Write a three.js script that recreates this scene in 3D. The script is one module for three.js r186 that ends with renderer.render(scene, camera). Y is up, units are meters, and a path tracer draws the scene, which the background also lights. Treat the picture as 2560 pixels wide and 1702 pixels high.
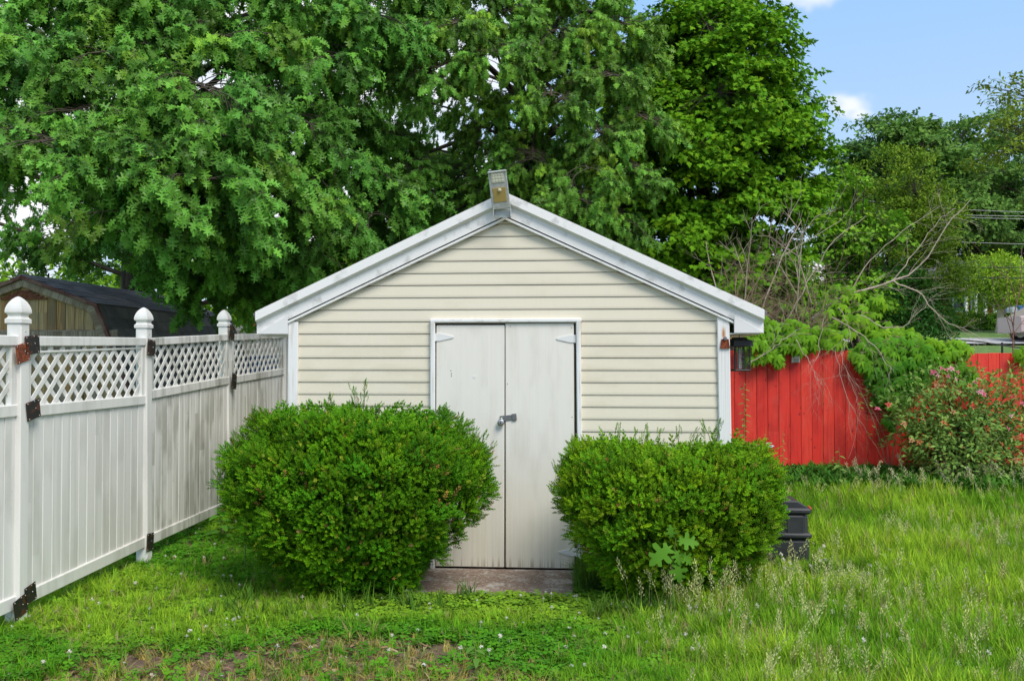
import * as THREE from 'three';
import { mergeGeometries } from 'three/addons/utils/BufferGeometryUtils.js';

// ---------------------------------------------------------------- camera, sky, sun, exposure
const PITCH = 1.2 * Math.PI / 180, FOC = 2389, EYE = 1.75;
const scene = new THREE.Scene();
const camera = new THREE.PerspectiveCamera(39.22, 1024 / 680, 0.1, 900);
camera.position.set(0, EYE, 0);
camera.rotation.x = PITCH;
const renderer = new THREE.WebGLRenderer({ antialias: true });
renderer.toneMapping = THREE.LinearToneMapping;
renderer.toneMappingExposure = 1.27;
renderer.shadowMap.enabled = true;

// seeded random and noise
function rng(seed) { let a = seed >>> 0; return () => { a = (a + 0x6D2B79F5) | 0; let t = Math.imul(a ^ (a >>> 15), 1 | a); t = (t + Math.imul(t ^ (t >>> 7), 61 | t)) ^ t; return ((t ^ (t >>> 14)) >>> 0) / 4294967296; }; }
const hash = (x, y, s) => { let h = Math.imul(x, 374761393) + Math.imul(y, 668265263) + Math.imul(s, 2246822519) | 0; h = Math.imul(h ^ (h >>> 13), 1274126177); return ((h ^ (h >>> 16)) >>> 0) / 4294967296; };
function vnoise(x, y, s = 1, per = 0) {           // value noise, tiling with period per if given
  let xi = Math.floor(x), yi = Math.floor(y); const fx = x - xi, fy = y - yi, u = fx * fx * (3 - 2 * fx), v = fy * fy * (3 - 2 * fy);
  const m = (k) => per ? ((k % per) + per) % per : k;
  const a = hash(m(xi), m(yi), s), b = hash(m(xi + 1), m(yi), s), c = hash(m(xi), m(yi + 1), s), d = hash(m(xi + 1), m(yi + 1), s);
  return a + (b - a) * u + (c - a) * v + (a - b - c + d) * u * v;
}
function fbm(x, y, s = 1, oct = 4, per = 0) { let t = 0, a = 0.5, n = 0; for (let o = 0; o < oct; o++) { t += a * vnoise(x, y, s + o * 17, per); n += a; x *= 2; y *= 2; per *= 2; a *= 0.5; } return t / n; }
const clamp = (v, a = 0, b = 1) => Math.min(b, Math.max(a, v)), lerp = (a, b, t) => a + (b - a) * t, smooth = (a, b, v) => { const t = clamp((v - a) / (b - a)); return t * t * (3 - 2 * t); };
const V = (x, y, z) => new THREE.Vector3(x, y, z);
// a point of the place, d metres in front of the lens, met on a given line of sight
function at(px, py, d) {
  const cx = (px - 1280) / FOC, cy = (851 - py) / FOC, c = Math.cos(PITCH), s = Math.sin(PITCH), k = d / (c - cy * s);
  return V(cx * k, EYE + (cy * c + s) * k, -d);
}

{ // sky: clear blue paling to the horizon, with broken thin cloud all round
  const W = 3072, H = 1536, data = new Float32Array(W * H * 4);
  const puff = [[at(2128, 264, 1), 0.018, 0.75], [at(2095, 250, 1), 0.015, 0.5], [at(2148, 282, 1), 0.011, 0.7], [at(2035, -10, 1), 0.022, 0.6], [at(2000, -34, 1), 0.03, 0.6]].map(([p, r, a]) => [p.sub(V(0, EYE, 0)).normalize(), r, a]);
  for (let j = 0; j < H; j++) for (let i = 0; i < W; i++) {
    const el = ((j + 0.5) / H - 0.5) * Math.PI, az = ((i + 0.5) / W - 0.5) * 2 * Math.PI;
    const x = Math.cos(el) * Math.cos(az), y = Math.sin(el), z = Math.cos(el) * Math.sin(az);
    const up = Math.max(y, 0), t = Math.pow(1 - up, 3.6);
    const o = (j * W + i) * 4; if (y < 0) { data[o] = 0.26; data[o + 1] = 0.29; data[o + 2] = 0.22; data[o + 3] = 1; continue; }
    let c = [lerp(0.19, 0.66, t), lerp(0.42, 0.76, t), lerp(0.78, 0.88, t)];
    const k = 1.35 / (up + 0.22), q = fbm(x * k + 56.553, z * k + 48.354, 5, 5);
    let cl = smooth(0.42, 0.68, q) * 0.85;
    for (const [d, r, a] of puff) { const dx = (x - d.x), dy = (y - d.y) * 1.7, dz = z - d.z, dd = Math.sqrt(dx * dx + dy * dy + dz * dz) / r; if (dd < 2) cl = Math.max(cl, a * smooth(1.25, 0.2, dd + 0.6 * (fbm(x * 110, (y * 160 + z * 90), 9, 5) - 0.5) * 1.5)); }
    cl *= smooth(-0.02, 0.06, y);
    c = c.map((v, n) => lerp(v, [0.90, 0.885, 0.88][n], cl));
    data[o] = c[0]; data[o + 1] = c[1]; data[o + 2] = c[2]; data[o + 3] = 1;
  }
  const sky = new THREE.DataTexture(data, W, H, THREE.RGBAFormat, THREE.FloatType);
  sky.mapping = THREE.EquirectangularReflectionMapping; sky.magFilter = sky.minFilter = THREE.LinearFilter; sky.needsUpdate = true;
  scene.background = sky; scene.environment = sky;
}
const sun = new THREE.DirectionalLight(new THREE.Color(1, 0.93, 0.85), 2.6);
sun.position.set(5, 11, 7.5); sun.target.position.set(0, 0, -9);
sun.position.add(sun.target.position);
sun.castShadow = true; sun.shadow.radius = 52; sun.shadow.mapSize.set(2048, 2048);
Object.assign(sun.shadow.camera, { left: -14, right: 14, top: 14, bottom: -14, near: 0.1, far: 60 });
scene.add(sun, sun.target);

// ---------------------------------------------------------------- helpers
const used = {};
function numbered(n) { const k = used[n] = (used[n] ?? -1) + 1; return k ? `${n}_${String(k).padStart(3, '0')}` : n; }
function tag(o, label, category, group, kind) { Object.assign(o.userData, { label, category }); if (group) o.userData.group = group; if (kind) o.userData.kind = kind; return o; }
function thing(name, label, category, pos = [0, 0, 0], turn = 0, group) { const g = new THREE.Group(); g.name = numbered(name); g.position.set(...pos); g.rotation.y = turn; scene.add(g); return tag(g, label, category, group); }
function mesh(name, geo, mat, parent) { const m = new THREE.Mesh(geo, mat); m.name = parent === scene ? numbered(name) : name; m.castShadow = m.receiveShadow = true; parent.add(m); return m; }
function structure(name, geo, mat, label) { const m = mesh(name, geo, mat, scene); m.userData.kind = 'structure'; if (label) m.userData.label = label; return m; }
function inst(name, geo, mat, mats, cols, parent) {
  const m = new THREE.InstancedMesh(geo, mat, mats.length); m.name = parent === scene ? numbered(name) : name; m.userData.kind = 'stuff'; m.castShadow = m.receiveShadow = true;
  mats.forEach((k, i) => m.setMatrixAt(i, k)); if (cols) cols.forEach((c, i) => m.setColorAt(i, c)); parent.add(m); return m;
}
function tex(w, h, fn, rx = 1, ry = rx, srgb = true) {
  const d = new Uint8Array(w * h * 4);
  for (let j = 0; j < h; j++) for (let i = 0; i < w; i++) { const c = fn((i + 0.5) / w, (j + 0.5) / h), o = (j * w + i) * 4; for (let k = 0; k < 3; k++) d[o + k] = clamp(Math.round(c[k]), 0, 255); d[o + 3] = 255; }
  const t = new THREE.DataTexture(d, w, h); t.wrapS = t.wrapT = THREE.RepeatWrapping; t.magFilter = THREE.LinearFilter; t.minFilter = THREE.LinearMipmapLinearFilter; t.generateMipmaps = true;
  if (srgb) t.colorSpace = THREE.SRGBColorSpace; t.repeat.set(rx, ry); t.needsUpdate = true; return t;
}
const mixc = (a, b, t) => a.map((v, i) => lerp(v, b[i], t));
const std = (o) => new THREE.MeshStandardMaterial({ roughness: 0.7, ...o });
const phys = (o) => new THREE.MeshPhysicalMaterial({ roughness: 0.7, ...o });
const lin = (r, g, b) => new THREE.Color().setRGB(r, g, b);

// uv in metres from each face's main direction (geometry is made non-indexed first); ox, oy shift the pattern
function boxUV(geo, ox = 0, oy = 0, sx = 1, sy = 1) {
  const g = geo.index ? geo.toNonIndexed() : geo, p = g.attributes.position, n = g.attributes.normal, uv = new Float32Array(p.count * 2);
  for (let i = 0; i < p.count; i++) {
    const ax = Math.abs(n.getX(i)), ay = Math.abs(n.getY(i)), az = Math.abs(n.getZ(i)), x = p.getX(i), y = p.getY(i), z = p.getZ(i);
    const [u, v] = az >= ax && az >= ay ? [x, y] : ax >= ay ? [z, y] : [x, z];
    uv[i * 2] = u * sx + ox; uv[i * 2 + 1] = v * sy + oy;
  }
  g.setAttribute('uv', new THREE.BufferAttribute(uv, 2)); return g;
}
// a box with chamfered edges, centred; 44 triangles
function cbox(w, h, d, c = 0.004, ox = 0, oy = 0) {
  const X = w / 2, Y = h / 2, Z = d / 2; c = Math.min(c, X * 0.9, Y * 0.9, Z * 0.9);
  const pos = []; const P = (sx, sy, sz, ax) => [sx * (ax === 0 ? X : X - c), sy * (ax === 1 ? Y : Y - c), sz * (ax === 2 ? Z : Z - c)];
  const tri = (a, b, cc, n) => { const e = [b[0] - a[0], b[1] - a[1], b[2] - a[2]], f = [cc[0] - a[0], cc[1] - a[1], cc[2] - a[2]]; const k = [e[1] * f[2] - e[2] * f[1], e[2] * f[0] - e[0] * f[2], e[0] * f[1] - e[1] * f[0]]; if (k[0] * n[0] + k[1] * n[1] + k[2] * n[2] < 0) pos.push(...a, ...cc, ...b); else pos.push(...a, ...b, ...cc); };
  const quad = (a, b, cc, dd, n) => { tri(a, b, cc, n); tri(a, cc, dd, n); };
  for (const s of [-1, 1]) {
    quad(P(s, -1, -1, 0), P(s, 1, -1, 0), P(s, 1, 1, 0), P(s, -1, 1, 0), [s, 0, 0]);
    quad(P(-1, s, -1, 1), P(1, s, -1, 1), P(1, s, 1, 1), P(-1, s, 1, 1), [0, s, 0]);
    quad(P(-1, -1, s, 2), P(1, -1, s, 2), P(1, 1, s, 2), P(-1, 1, s, 2), [0, 0, s]);
    for (const t of [-1, 1]) {
      quad(P(s, t, -1, 0), P(s, t, 1, 0), P(s, t, 1, 1), P(s, t, -1, 1), [s, t, 0]);
      quad(P(s, -1, t, 0), P(s, 1, t, 0), P(s, 1, t, 2), P(s, -1, t, 2), [s, 0, t]);
      quad(P(-1, s, t, 1), P(1, s, t, 1), P(1, s, t, 2), P(-1, s, t, 2), [0, s, t]);
      for (const r of [-1, 1]) tri(P(s, t, r, 0), P(s, t, r, 1), P(s, t, r, 2), [s, t, r]);
    }
  }
  const g = new THREE.BufferGeometry(); g.setAttribute('position', new THREE.Float32BufferAttribute(pos, 3)); g.computeVertexNormals(); return boxUV(g, ox, oy);
}
const moved = (g, x = 0, y = 0, z = 0, rx = 0, ry = 0, rz = 0) => { g.applyMatrix4(new THREE.Matrix4().makeRotationFromEuler(new THREE.Euler(rx, ry, rz))); g.translate(x, y, z); return g; };
// convex polygon list with thickness along z
function prism(pts, depth, bevel = 0) { const s = new THREE.Shape(pts.map(([x, y]) => new THREE.Vector2(x, y))); const g = new THREE.ExtrudeGeometry(s, { depth, bevelEnabled: bevel > 0, bevelThickness: bevel, bevelSize: bevel, bevelSegments: 1, steps: 1 }); return boxUV(g); }
// quick collector for tubes
class Tubes {
  constructor() { this.p = []; this.n = []; this.u = []; this.i = []; }
  add(pts, r0, r1, rad = 5) {
    const base = this.p.length / 3, k = pts.length; let nx = V(1, 0, 0), len = 0; const q = V(0, 0, 0), b = V(0, 0, 0), t = V(0, 0, 0);
    for (let j = 0; j < k; j++) {
      t.subVectors(pts[Math.min(j + 1, k - 1)], pts[Math.max(j - 1, 0)]).normalize();
      if (j === 0) nx = Math.abs(t.x) > 0.8 ? V(0, 0, 1) : V(1, 0, 0);
      nx = nx.clone().addScaledVector(t, -nx.dot(t)).normalize(); b.crossVectors(t, nx); if (j) len += pts[j].distanceTo(pts[j - 1]);
      const r = lerp(r0, r1, j / (k - 1));
      for (let a = 0; a <= rad; a++) { const w = a / rad * Math.PI * 2; q.copy(nx).multiplyScalar(Math.cos(w)).addScaledVector(b, Math.sin(w)); this.n.push(q.x, q.y, q.z); this.p.push(pts[j].x + q.x * r, pts[j].y + q.y * r, pts[j].z + q.z * r); this.u.push(a / rad * Math.max(0.1, r * 6.3), len); }
    }
    for (let j = 0; j < k - 1; j++) for (let a = 0; a < rad; a++) { const o = base + j * (rad + 1) + a; this.i.push(o, o + 1, o + rad + 1, o + 1, o + rad + 2, o + rad + 1); }
    return this;
  }
  geo() { const g = new THREE.BufferGeometry(); g.setAttribute('position', new THREE.Float32BufferAttribute(this.p, 3)); g.setAttribute('normal', new THREE.Float32BufferAttribute(this.n, 3)); g.setAttribute('uv', new THREE.Float32BufferAttribute(this.u, 2)); g.setIndex(this.i); return g; }
}
const curve = (pts, n) => new THREE.CatmullRomCurve3(pts).getPoints(n);
// matrix of a leaf: y axis along dir, z axis near nrm
const _x = V(0, 0, 0), _y = V(0, 0, 0), _z = V(0, 0, 0);
function leafM(p, dir, nrm, s) { _y.copy(dir).normalize(); _z.copy(nrm).addScaledVector(_y, -nrm.dot(_y)); if (_z.lengthSq() < 1e-6) _z.set(_y.y, _y.z, _y.x).cross(_y); _z.normalize(); _x.crossVectors(_y, _z); const m = new THREE.Matrix4().makeBasis(_x, _y, _z); m.scale(V(s, s, s)); m.setPosition(p); return m; }

// ---------------------------------------------------------------- materials
const M = {};
const dirtyVinyl = (amount, seed) => tex(512, 512, (u, v) => {
  const st = fbm(u * 40, v * 3, seed, 4, 0), bl = fbm(u * 9, v * 9, seed + 3, 5, 9), sp = vnoise(u * 90, v * 60, seed + 8);
  const d = amount * clamp(smooth(0.42, 0.75, st) * 0.5 + smooth(0.45, 0.75, bl) * 0.55 + (sp > 0.93 ? 0.25 : 0));
  return mixc([226, 225, 219], [134, 134, 120], d);
}, 0.55, 0.3);
M.vinyl = std({ map: dirtyVinyl(0.24, 11), roughness: 0.42 });
M.vinylDirty = std({ map: dirtyVinyl(0.72, 31), roughness: 0.55 });
M.vinylClean = std({ map: dirtyVinyl(0.12, 51), roughness: 0.4 });
M.siding = std({ map: tex(512, 256, (u, v) => { const n = fbm(u * 6, v * 6, 3, 5, 6), s = fbm(u * 120, v * 3, 4, 3), w = smooth(0.55, 0.8, n) * 0.35; return mixc([222, 214, 192], [205, 196, 170], w + (s - 0.5) * 0.14); }, 0.45, 0.9), roughness: 0.55 });
M.fascia = std({ map: tex(512, 512, (u, v) => { const n = fbm(u * 14, v * 14, 6, 5, 14), s = vnoise(u * 150, v * 150, 4); return mixc([236, 235, 231], [182, 181, 176], smooth(0.55, 0.85, n) * 0.6 + (s > 0.92 ? 0.35 : 0)); }, 0.9), roughness: 0.45 });
M.trim = std({ map: tex(256, 256, (u, v) => mixc([233, 233, 230], [190, 186, 172], smooth(0.5, 0.85, fbm(u * 30, v * 5, 16, 4)) * 0.5), 0.8), roughness: 0.5 });
// painted plywood: faint vertical brush grain, grey scuffs, green film with streaks towards the sill
const doorTex = (seed) => tex(512, 1024, (u, v) => {
  const g = fbm(u * 70, v * 2.5, seed, 4), b = fbm(u * 7, v * 6, seed + 5, 5), st = fbm(u * 60, v * 2.2, seed + 9, 3), f = fbm(u * 200, v * 14, seed + 2, 2);
  let c = mixc([231, 227, 216], [212, 207, 194], clamp(smooth(0.35, 0.8, g) * 0.12 + smooth(0.45, 0.85, b) * 0.5));
  const low = smooth(0.42, 0.0, v + (b - 0.5) * 0.4);
  c = mixc(c, [200, 196, 170], clamp(low * (0.35 + 0.22 * smooth(0.3, 0.75, st)))); c = mixc(c, [150, 138, 112], clamp(smooth(0.05, 0.0, v) * smooth(0.45, 0.7, st) * 0.6));
  return mixc(c, [236, 235, 230], smooth(0.6, 0.8, f) * 0.25);
}, 1 / 0.573, 1 / 2.05);
M.door = [doorTex(21), doorTex(77)].map((map) => std({ map, roughness: 0.6 }));
M.concrete = std({ map: tex(512, 512, (u, v) => { const n = fbm(u * 8, v * 8, 61, 5, 8), m = fbm(u * 45, v * 45, 62, 3, 45), k = vnoise(u * 150, v * 150, 63), w = fbm(u * 70, v * 70, 69, 3, 70); let c = mixc([168, 160, 150], [136, 118, 104], smooth(0.36, 0.56, n)); c = mixc(c, [112, 90, 76], smooth(0.5, 0.66, m) * 0.6); if (w > 0.62) c = mixc(c, [198, 190, 182], smooth(0.62, 0.72, w) * 0.6); if (k > 0.93) c = [60, 42, 34]; return c; }, 0.9), roughness: 0.95 });
M.block = std({ map: tex(256, 256, (u, v) => mixc([168, 150, 134], [120, 100, 88], fbm(u * 12, v * 12, 64, 5, 12)), 1.2), roughness: 0.95 });
const redTex = (seed) => tex(256, 1024, (u, v) => {
  const w = (fbm(u * 3, v * 3, seed, 3) - 0.5) * 0.5; const g = fbm((u + w * 0.25) * 34, v * 3, seed + 1, 4), b = fbm(u * 3, v * 5, seed + 2, 4, 0), f = fbm(u * 90, v * 9, seed + 4, 2);
  let c = mixc([230, 52, 34], [190, 32, 22], clamp(smooth(0.45, 0.8, g) * 0.5 + smooth(0.45, 0.75, b) * 0.55));
  c = mixc(c, [222, 76, 62], smooth(0.55, 0.8, f) * 0.4 + smooth(0.56, 0.78, fbm(u * 5, v * 9, seed + 7, 4)) * 0.45);
  for (let k = 0; k < 12; k++) { const kx = hash(k, seed, 3), ky = hash(k, seed, 4), dx = (u - kx) * 0.6, dy = (v - ky) * 1.9, d = Math.hypot(dx, dy * 0.6) / (0.006 + 0.008 * hash(k, seed, 5)); if (d < 2) c = mixc(c, [118, 14, 12], smooth(1.6, 0.3, d + (g - 0.5)) * 0.7); }
  return c;
}, 1 / 0.6, 1 / 1.9);
M.red = [101, 211, 307, 409].map((s, i) => std({ map: redTex(s), roughness: 0.62, color: lin(...[[1, 1, 1], [0.92, 0.92, 0.92], [1, 1.25, 1.2], [0.95, 0.85, 0.8]][i]) }));
const woodTex = (a, b, c2, seed) => tex(256, 512, (u, v) => { const w = (fbm(u * 3, v * 4, seed, 3) - 0.5) * 0.4, g = fbm((u + w * 0.2) * 40, v * 2, seed + 1, 4), k = fbm(u * 4, v * 3, seed + 3, 4), st = fbm(u * 60, v * 4, seed + 9, 3); return mixc(mixc(a, b, smooth(0.35, 0.7, g)), c2, smooth(0.48, 0.72, k) * 0.7 + smooth(0.62, 0.8, st) * 0.4); }, 1.6, 0.7);
M.cedar = [woodTex([190, 162, 116], [158, 132, 94], [142, 132, 110], 41), woodTex([184, 146, 94], [150, 116, 72], [116, 104, 82], 47)].map((map) => std({ map, roughness: 0.85 }));
M.greyWood = std({ map: woodTex([168, 156, 136], [134, 122, 106], [112, 98, 80], 55), roughness: 0.9 });
M.brownTrim = std({ map: woodTex([112, 74, 66], [88, 54, 48], [134, 112, 100], 57), roughness: 0.8 });
M.louver = std({ map: woodTex([146, 92, 66], [112, 66, 50], [90, 60, 50], 58), roughness: 0.85 });
const granules = (a, b, seed) => tex(256, 256, (u, v) => { const s = vnoise(u * 128, v * 128, seed), n = fbm(u * 6, v * 6, seed + 1, 4, 6); return mixc(a, b, clamp(s * 0.7 + (n - 0.5) * 0.8)); }, 1.5);
M.shingle = [granules([104, 103, 107], [142, 141, 144], 71), granules([92, 91, 95], [128, 127, 130], 73), granules([114, 112, 115], [154, 152, 154], 75)].map((map) => std({ map, roughness: 0.95 }));
M.bark = std({ map: tex(256, 512, (u, v) => { const g = fbm(u * 16, v * 5, 81, 5), n = fbm(u * 4, v * 4, 83, 4); return mixc(mixc([84, 72, 58], [44, 37, 30], smooth(0.35, 0.65, g)), [96, 92, 78], smooth(0.55, 0.8, n) * 0.4); }, 0.7, 0.5), roughness: 0.95 });
M.bark.bumpMap = tex(256, 512, (u, v) => { const g = fbm(u * 16, v * 5, 81, 5) * 255; return [g, g, g]; }, 0.7, 0.5, false); M.bark.bumpScale = 0.03;
M.deadwood = std({ map: tex(128, 256, (u, v) => mixc([208, 196, 176], [158, 142, 122], fbm(u * 8, v * 10, 85, 4)), 1), roughness: 0.9 });
M.browntwig = std({ color: lin(0.30, 0.215, 0.14), roughness: 0.95 });
M.twig = std({ color: lin(0.09, 0.075, 0.05), roughness: 0.9 });
M.greenStem = std({ color: lin(0.16, 0.24, 0.05), roughness: 0.7 });
M.rust = std({ map: tex(128, 128, (u, v) => { const n = fbm(u * 7, v * 7, 91, 5, 7); return mixc(mixc([98, 46, 26], [150, 74, 36], smooth(0.35, 0.6, n)), [48, 34, 30], smooth(0.58, 0.75, n) * 0.8); }, 8), roughness: 0.9 });
M.blackPlate = std({ map: tex(128, 128, (u, v) => { const n = fbm(u * 6, v * 6, 95, 5, 6); return mixc([38, 37, 38], [96, 52, 34], smooth(0.56, 0.75, n) * 0.9); }, 6), roughness: 0.5, metalness: 0.2 });
M.steel = std({ color: lin(0.5, 0.5, 0.48), roughness: 0.35, metalness: 0.9 });
M.greySteel = std({ color: lin(0.23, 0.235, 0.23), roughness: 0.45, metalness: 0.7 });
M.black = std({ color: lin(0.02, 0.02, 0.022), roughness: 0.55 });
M.blackPlastic = std({ map: tex(256, 256, (u, v) => mixc([40, 41, 45], [62, 63, 66], fbm(u * 10, v * 10, 97, 5, 10)), 1.4), roughness: 0.42 });
M.darkInside = std({ color: lin(0.03, 0.03, 0.03), roughness: 1 });
M.alu = std({ map: tex(128, 128, (u, v) => mixc([196, 200, 196], [150, 156, 150], fbm(u * 10, v * 10, 98, 5, 10)), 5), roughness: 0.4, metalness: 0.15 });
M.white = std({ color: lin(0.75, 0.75, 0.73), roughness: 0.5 });
// foliage: thin leaves that let light through; the tint comes with each copy
const leafMat = (through = 0.3, coat = 0.3) => phys({ color: 0xffffff, roughness: 0.92, transmission: through, thickness: 0, side: THREE.DoubleSide, specularIntensity: 0.14, clearcoat: coat, clearcoatRoughness: 0.3 });
M.leaf = leafMat(0.22, 0.22); M.leafMatt = leafMat(0.22, 0.03); M.leafGloss = leafMat(0.14, 0.06); M.grass = leafMat(0.28, 0);

// ---------------------------------------------------------------- ground
function groundH(x, z) {
  const d = -z; let h = 0.02 * (fbm(x * 1.3 + 9, z * 1.3, 201, 3) - 0.5);
  h += 0.1 * smooth(9.5, 12, d) * smooth(1.2, 2.6, x);            // yard rises a little towards the red fence
  h += 0.13 * smooth(8, 12, d) * smooth(-2.2, -3.2, x);
  h += Math.max(0, Math.min(d, 38) - 17) * 0.112 + Math.max(0, Math.min(d, 80) - 38) * 0.088;
  return h;
}
{
  const xs = [], zs = []; for (let x = -8; x <= 8.01; x += 0.16) xs.push(x); for (let k = 1; k < 22; k++) { xs.push(8 + k * k * 0.6); xs.unshift(-8 - k * k * 0.6); }
  for (let z = 4; z >= -16.01; z -= 0.16) zs.push(z); for (let k = 1; k < 26; k++) zs.push(-16 - k * k * 0.75); for (let k = 1; k < 8; k++) zs.unshift(4 + k * k * 3);
  const pos = [], uv = [], col = [], idx = [], n = xs.length;
  for (const z of zs) for (const x of xs) {
    pos.push(x, groundH(x, z), z); uv.push(x, z);
    const lawn = Math.max(smooth(13.1, 13.6, -z), smooth(-3.4, -3.8, x)), n1 = fbm(x * 0.8, z * 0.8, 203, 4), c = mixc(mixc([0.19, 0.125, 0.082], [0.27, 0.17, 0.11], n1), mixc([0.12, 0.24, 0.035], [0.17, 0.29, 0.05], n1), lawn); col.push(...c);
  }
  for (let j = 0; j < zs.length - 1; j++) for (let i = 0; i < n - 1; i++) { const a = j * n + i; idx.push(a, a + 1, a + n, a + 1, a + n + 1, a + n); }
  const g = new THREE.BufferGeometry(); g.setAttribute('position', new THREE.Float32BufferAttribute(pos, 3)); g.setAttribute('uv', new THREE.Float32BufferAttribute(uv, 2)); g.setAttribute('color', new THREE.Float32BufferAttribute(col, 3)); g.setIndex(idx); g.computeVertexNormals();
  const soil = tex(512, 512, (u, v) => { const a = fbm(u * 10, v * 10, 205, 5, 10), b = vnoise(u * 120, v * 120, 206), c = 150 + 105 * clamp(a * 0.8 + b * 0.35); return [c, c, c]; }, 0.8);
  structure('ground', g, std({ map: soil, bumpMap: soil, bumpScale: 0.02, vertexColors: true, roughness: 1 }), 'reddish brown soil of the back yard under grass and clover');
}

// ---------------------------------------------------------------- the shed with the cream siding
const YAW = 4.5 * Math.PI / 180, SHED = [-0.054, 0, -8];
const shedPoint = (u, h, w) => V(SHED[0] + u * Math.cos(YAW) - w * Math.sin(YAW), h, SHED[2] + u * Math.sin(YAW) + w * Math.cos(YAW));
const shed = thing('garden_shed', 'cream sided shed with white gable trim and closed double doors', 'shed', SHED, -YAW);
{
  const HW = 1.846, rise = 0.466, apexTop = 3.15, wallTop = (u) => 2.925 - Math.abs(u) * rise;   // underside line of the rake
  // wall core behind the boards, so that nothing shows through
  const core = [[-HW + 0.03, 0.1], [-0.6, 0.1], [-0.6, 2.06], [0.6, 2.06], [0.6, 0.1], [HW - 0.03, 0.1], [HW - 0.03, wallTop(HW)], [0, wallTop(0)], [-HW + 0.03, wallTop(HW)]];
  mesh('front_wall', moved(prism(core, 0.08), 0, 0, -0.1), M.siding, shed);
  for (const s of [-1, 1]) mesh('side_wall', moved(cbox(0.08, 2.05, 3.0, 0.003), s * (HW - 0.05), 1.1, -1.62), M.siding, shed);
  mesh('back_wall', moved(prism([[-HW + 0.03, 0.1], [HW - 0.03, 0.1], [HW - 0.03, wallTop(HW)], [0, wallTop(0)], [-HW + 0.03, wallTop(HW)]], 0.08), 0, 0, -3.2), M.siding, shed);
  mesh('shed_floor', moved(cbox(3.6, 0.06, 3.0, 0.004), 0, 0.04, -1.62), M.greyWood, shed);
  for (const s of [-1, 1]) mesh('foundation', moved(cbox(1.2, 0.16, 0.2, 0.01), s * 1.22, 0.03, -0.12), M.block, shed);
  // lapped siding: every course is a board with a proud lower edge
  const EXP = 0.102, y0 = 1.569 - EXP * 14;
  const course = (a0, a1, b0, b1, yb, yt) => {      // a: left edge at bottom, top; b: right edge
    const zb = 0.009, zt = 0.002; yt -= 0.007; const P = [[a0, yb, zb], [b0, yb, zb], [b1, yt, zt], [a1, yt, zt], [a0, yb, -0.02], [b0, yb, -0.02], [b1, yt, -0.02], [a1, yt, -0.02], [a0, yb + 0.016, zb + 0.0006], [b0, yb + 0.016, zb + 0.0006]];
    const q = [[0, 1, 9, 8], [8, 9, 2, 3], [4, 5, 1, 0], [3, 2, 6, 7]], pos = [];
    for (const [i, j, k, l] of q) pos.push(...P[i], ...P[j], ...P[k], ...P[i], ...P[k], ...P[l]);
    pos.push(...P[0], ...P[8], ...P[3], ...P[0], ...P[3], ...P[7], ...P[0], ...P[7], ...P[4], ...P[1], ...P[2], ...P[9], ...P[1], ...P[6], ...P[2], ...P[1], ...P[5], ...P[6]);
    const g = new THREE.BufferGeometry(); g.setAttribute('position', new THREE.Float32BufferAttribute(pos, 3)); g.computeVertexNormals(); return boxUV(g, hash(Math.round(yb * 100), Math.round(a0 * 50), 7) * 3, 0);
  };
  const r = rng(5);
  for (let k = 0; k < 30; k++) {
    const yb = y0 + k * EXP, yt = yb + EXP + 0.002; if (yb > wallTop(0) - 0.03) break;
    const lim = (y) => Math.max(0.001, Math.min(HW - 0.055, (2.925 - y) / rise)), eb = lim(yb), et = lim(Math.min(yt, 2.924));
    const yTop = Math.min(yt, 2.924), tilt = (r() - 0.5) * 0.003;
    const rows = yb < 2.06 ? [[-eb, -et, -0.628, -0.628], [0.632, 0.632, eb, et]] : [[-eb, -et, eb, et]];
    for (const [a0, a1, b0, b1] of rows) mesh('siding_board', course(a0, a1, b0, b1, Math.max(yb, 0.12) + tilt, Math.max(yTop, 0.15)), M.siding, shed);
  }
  // corner boards, the right one a little out of plumb with rust bleeding from a bracket
  mesh('corner_board', moved(cbox(0.085, 2.0, 0.05, 0.006), -HW + 0.03, 1.08, 0.012, 0, 0, -0.006), M.trim, shed);
  const rustRun = std({ map: tex(128, 1024, (u, v) => { const n = fbm(u * 20, v * 5, 121, 4), y = v * 2.02; const run = smooth(0.5, 0.1, Math.abs(u - 0.33) * 4 + (1 - n)) * smooth(1.45, 1.75, y) * smooth(1.86, 1.84, y) + smooth(0.55, 0.2, Math.abs(u - 0.5) * 1.4 + (1 - n) * 0.5) * smooth(1.84, 1.86, y) * smooth(1.95, 1.88, y); return mixc(mixc([233, 233, 230], [196, 192, 178], smooth(0.5, 0.8, n) * 0.4), [168, 104, 52], clamp(run * 0.9)); }, 1 / 0.1, 1 / 2.02), roughness: 0.5 });
  const cb = boxUV(cbox(0.1, 2.02, 0.05, 0.006)); cb.attributes.uv.array.forEach((v, i, a) => { a[i] = i % 2 ? v + 1.01 : v + 0.05; });
  mesh('corner_board', moved(cb, HW - 0.038, 1.10, 0.012, 0, 0, 0.012), rustRun, shed).userData.label = 'corner board with rust bleeding from a bracket';
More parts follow.
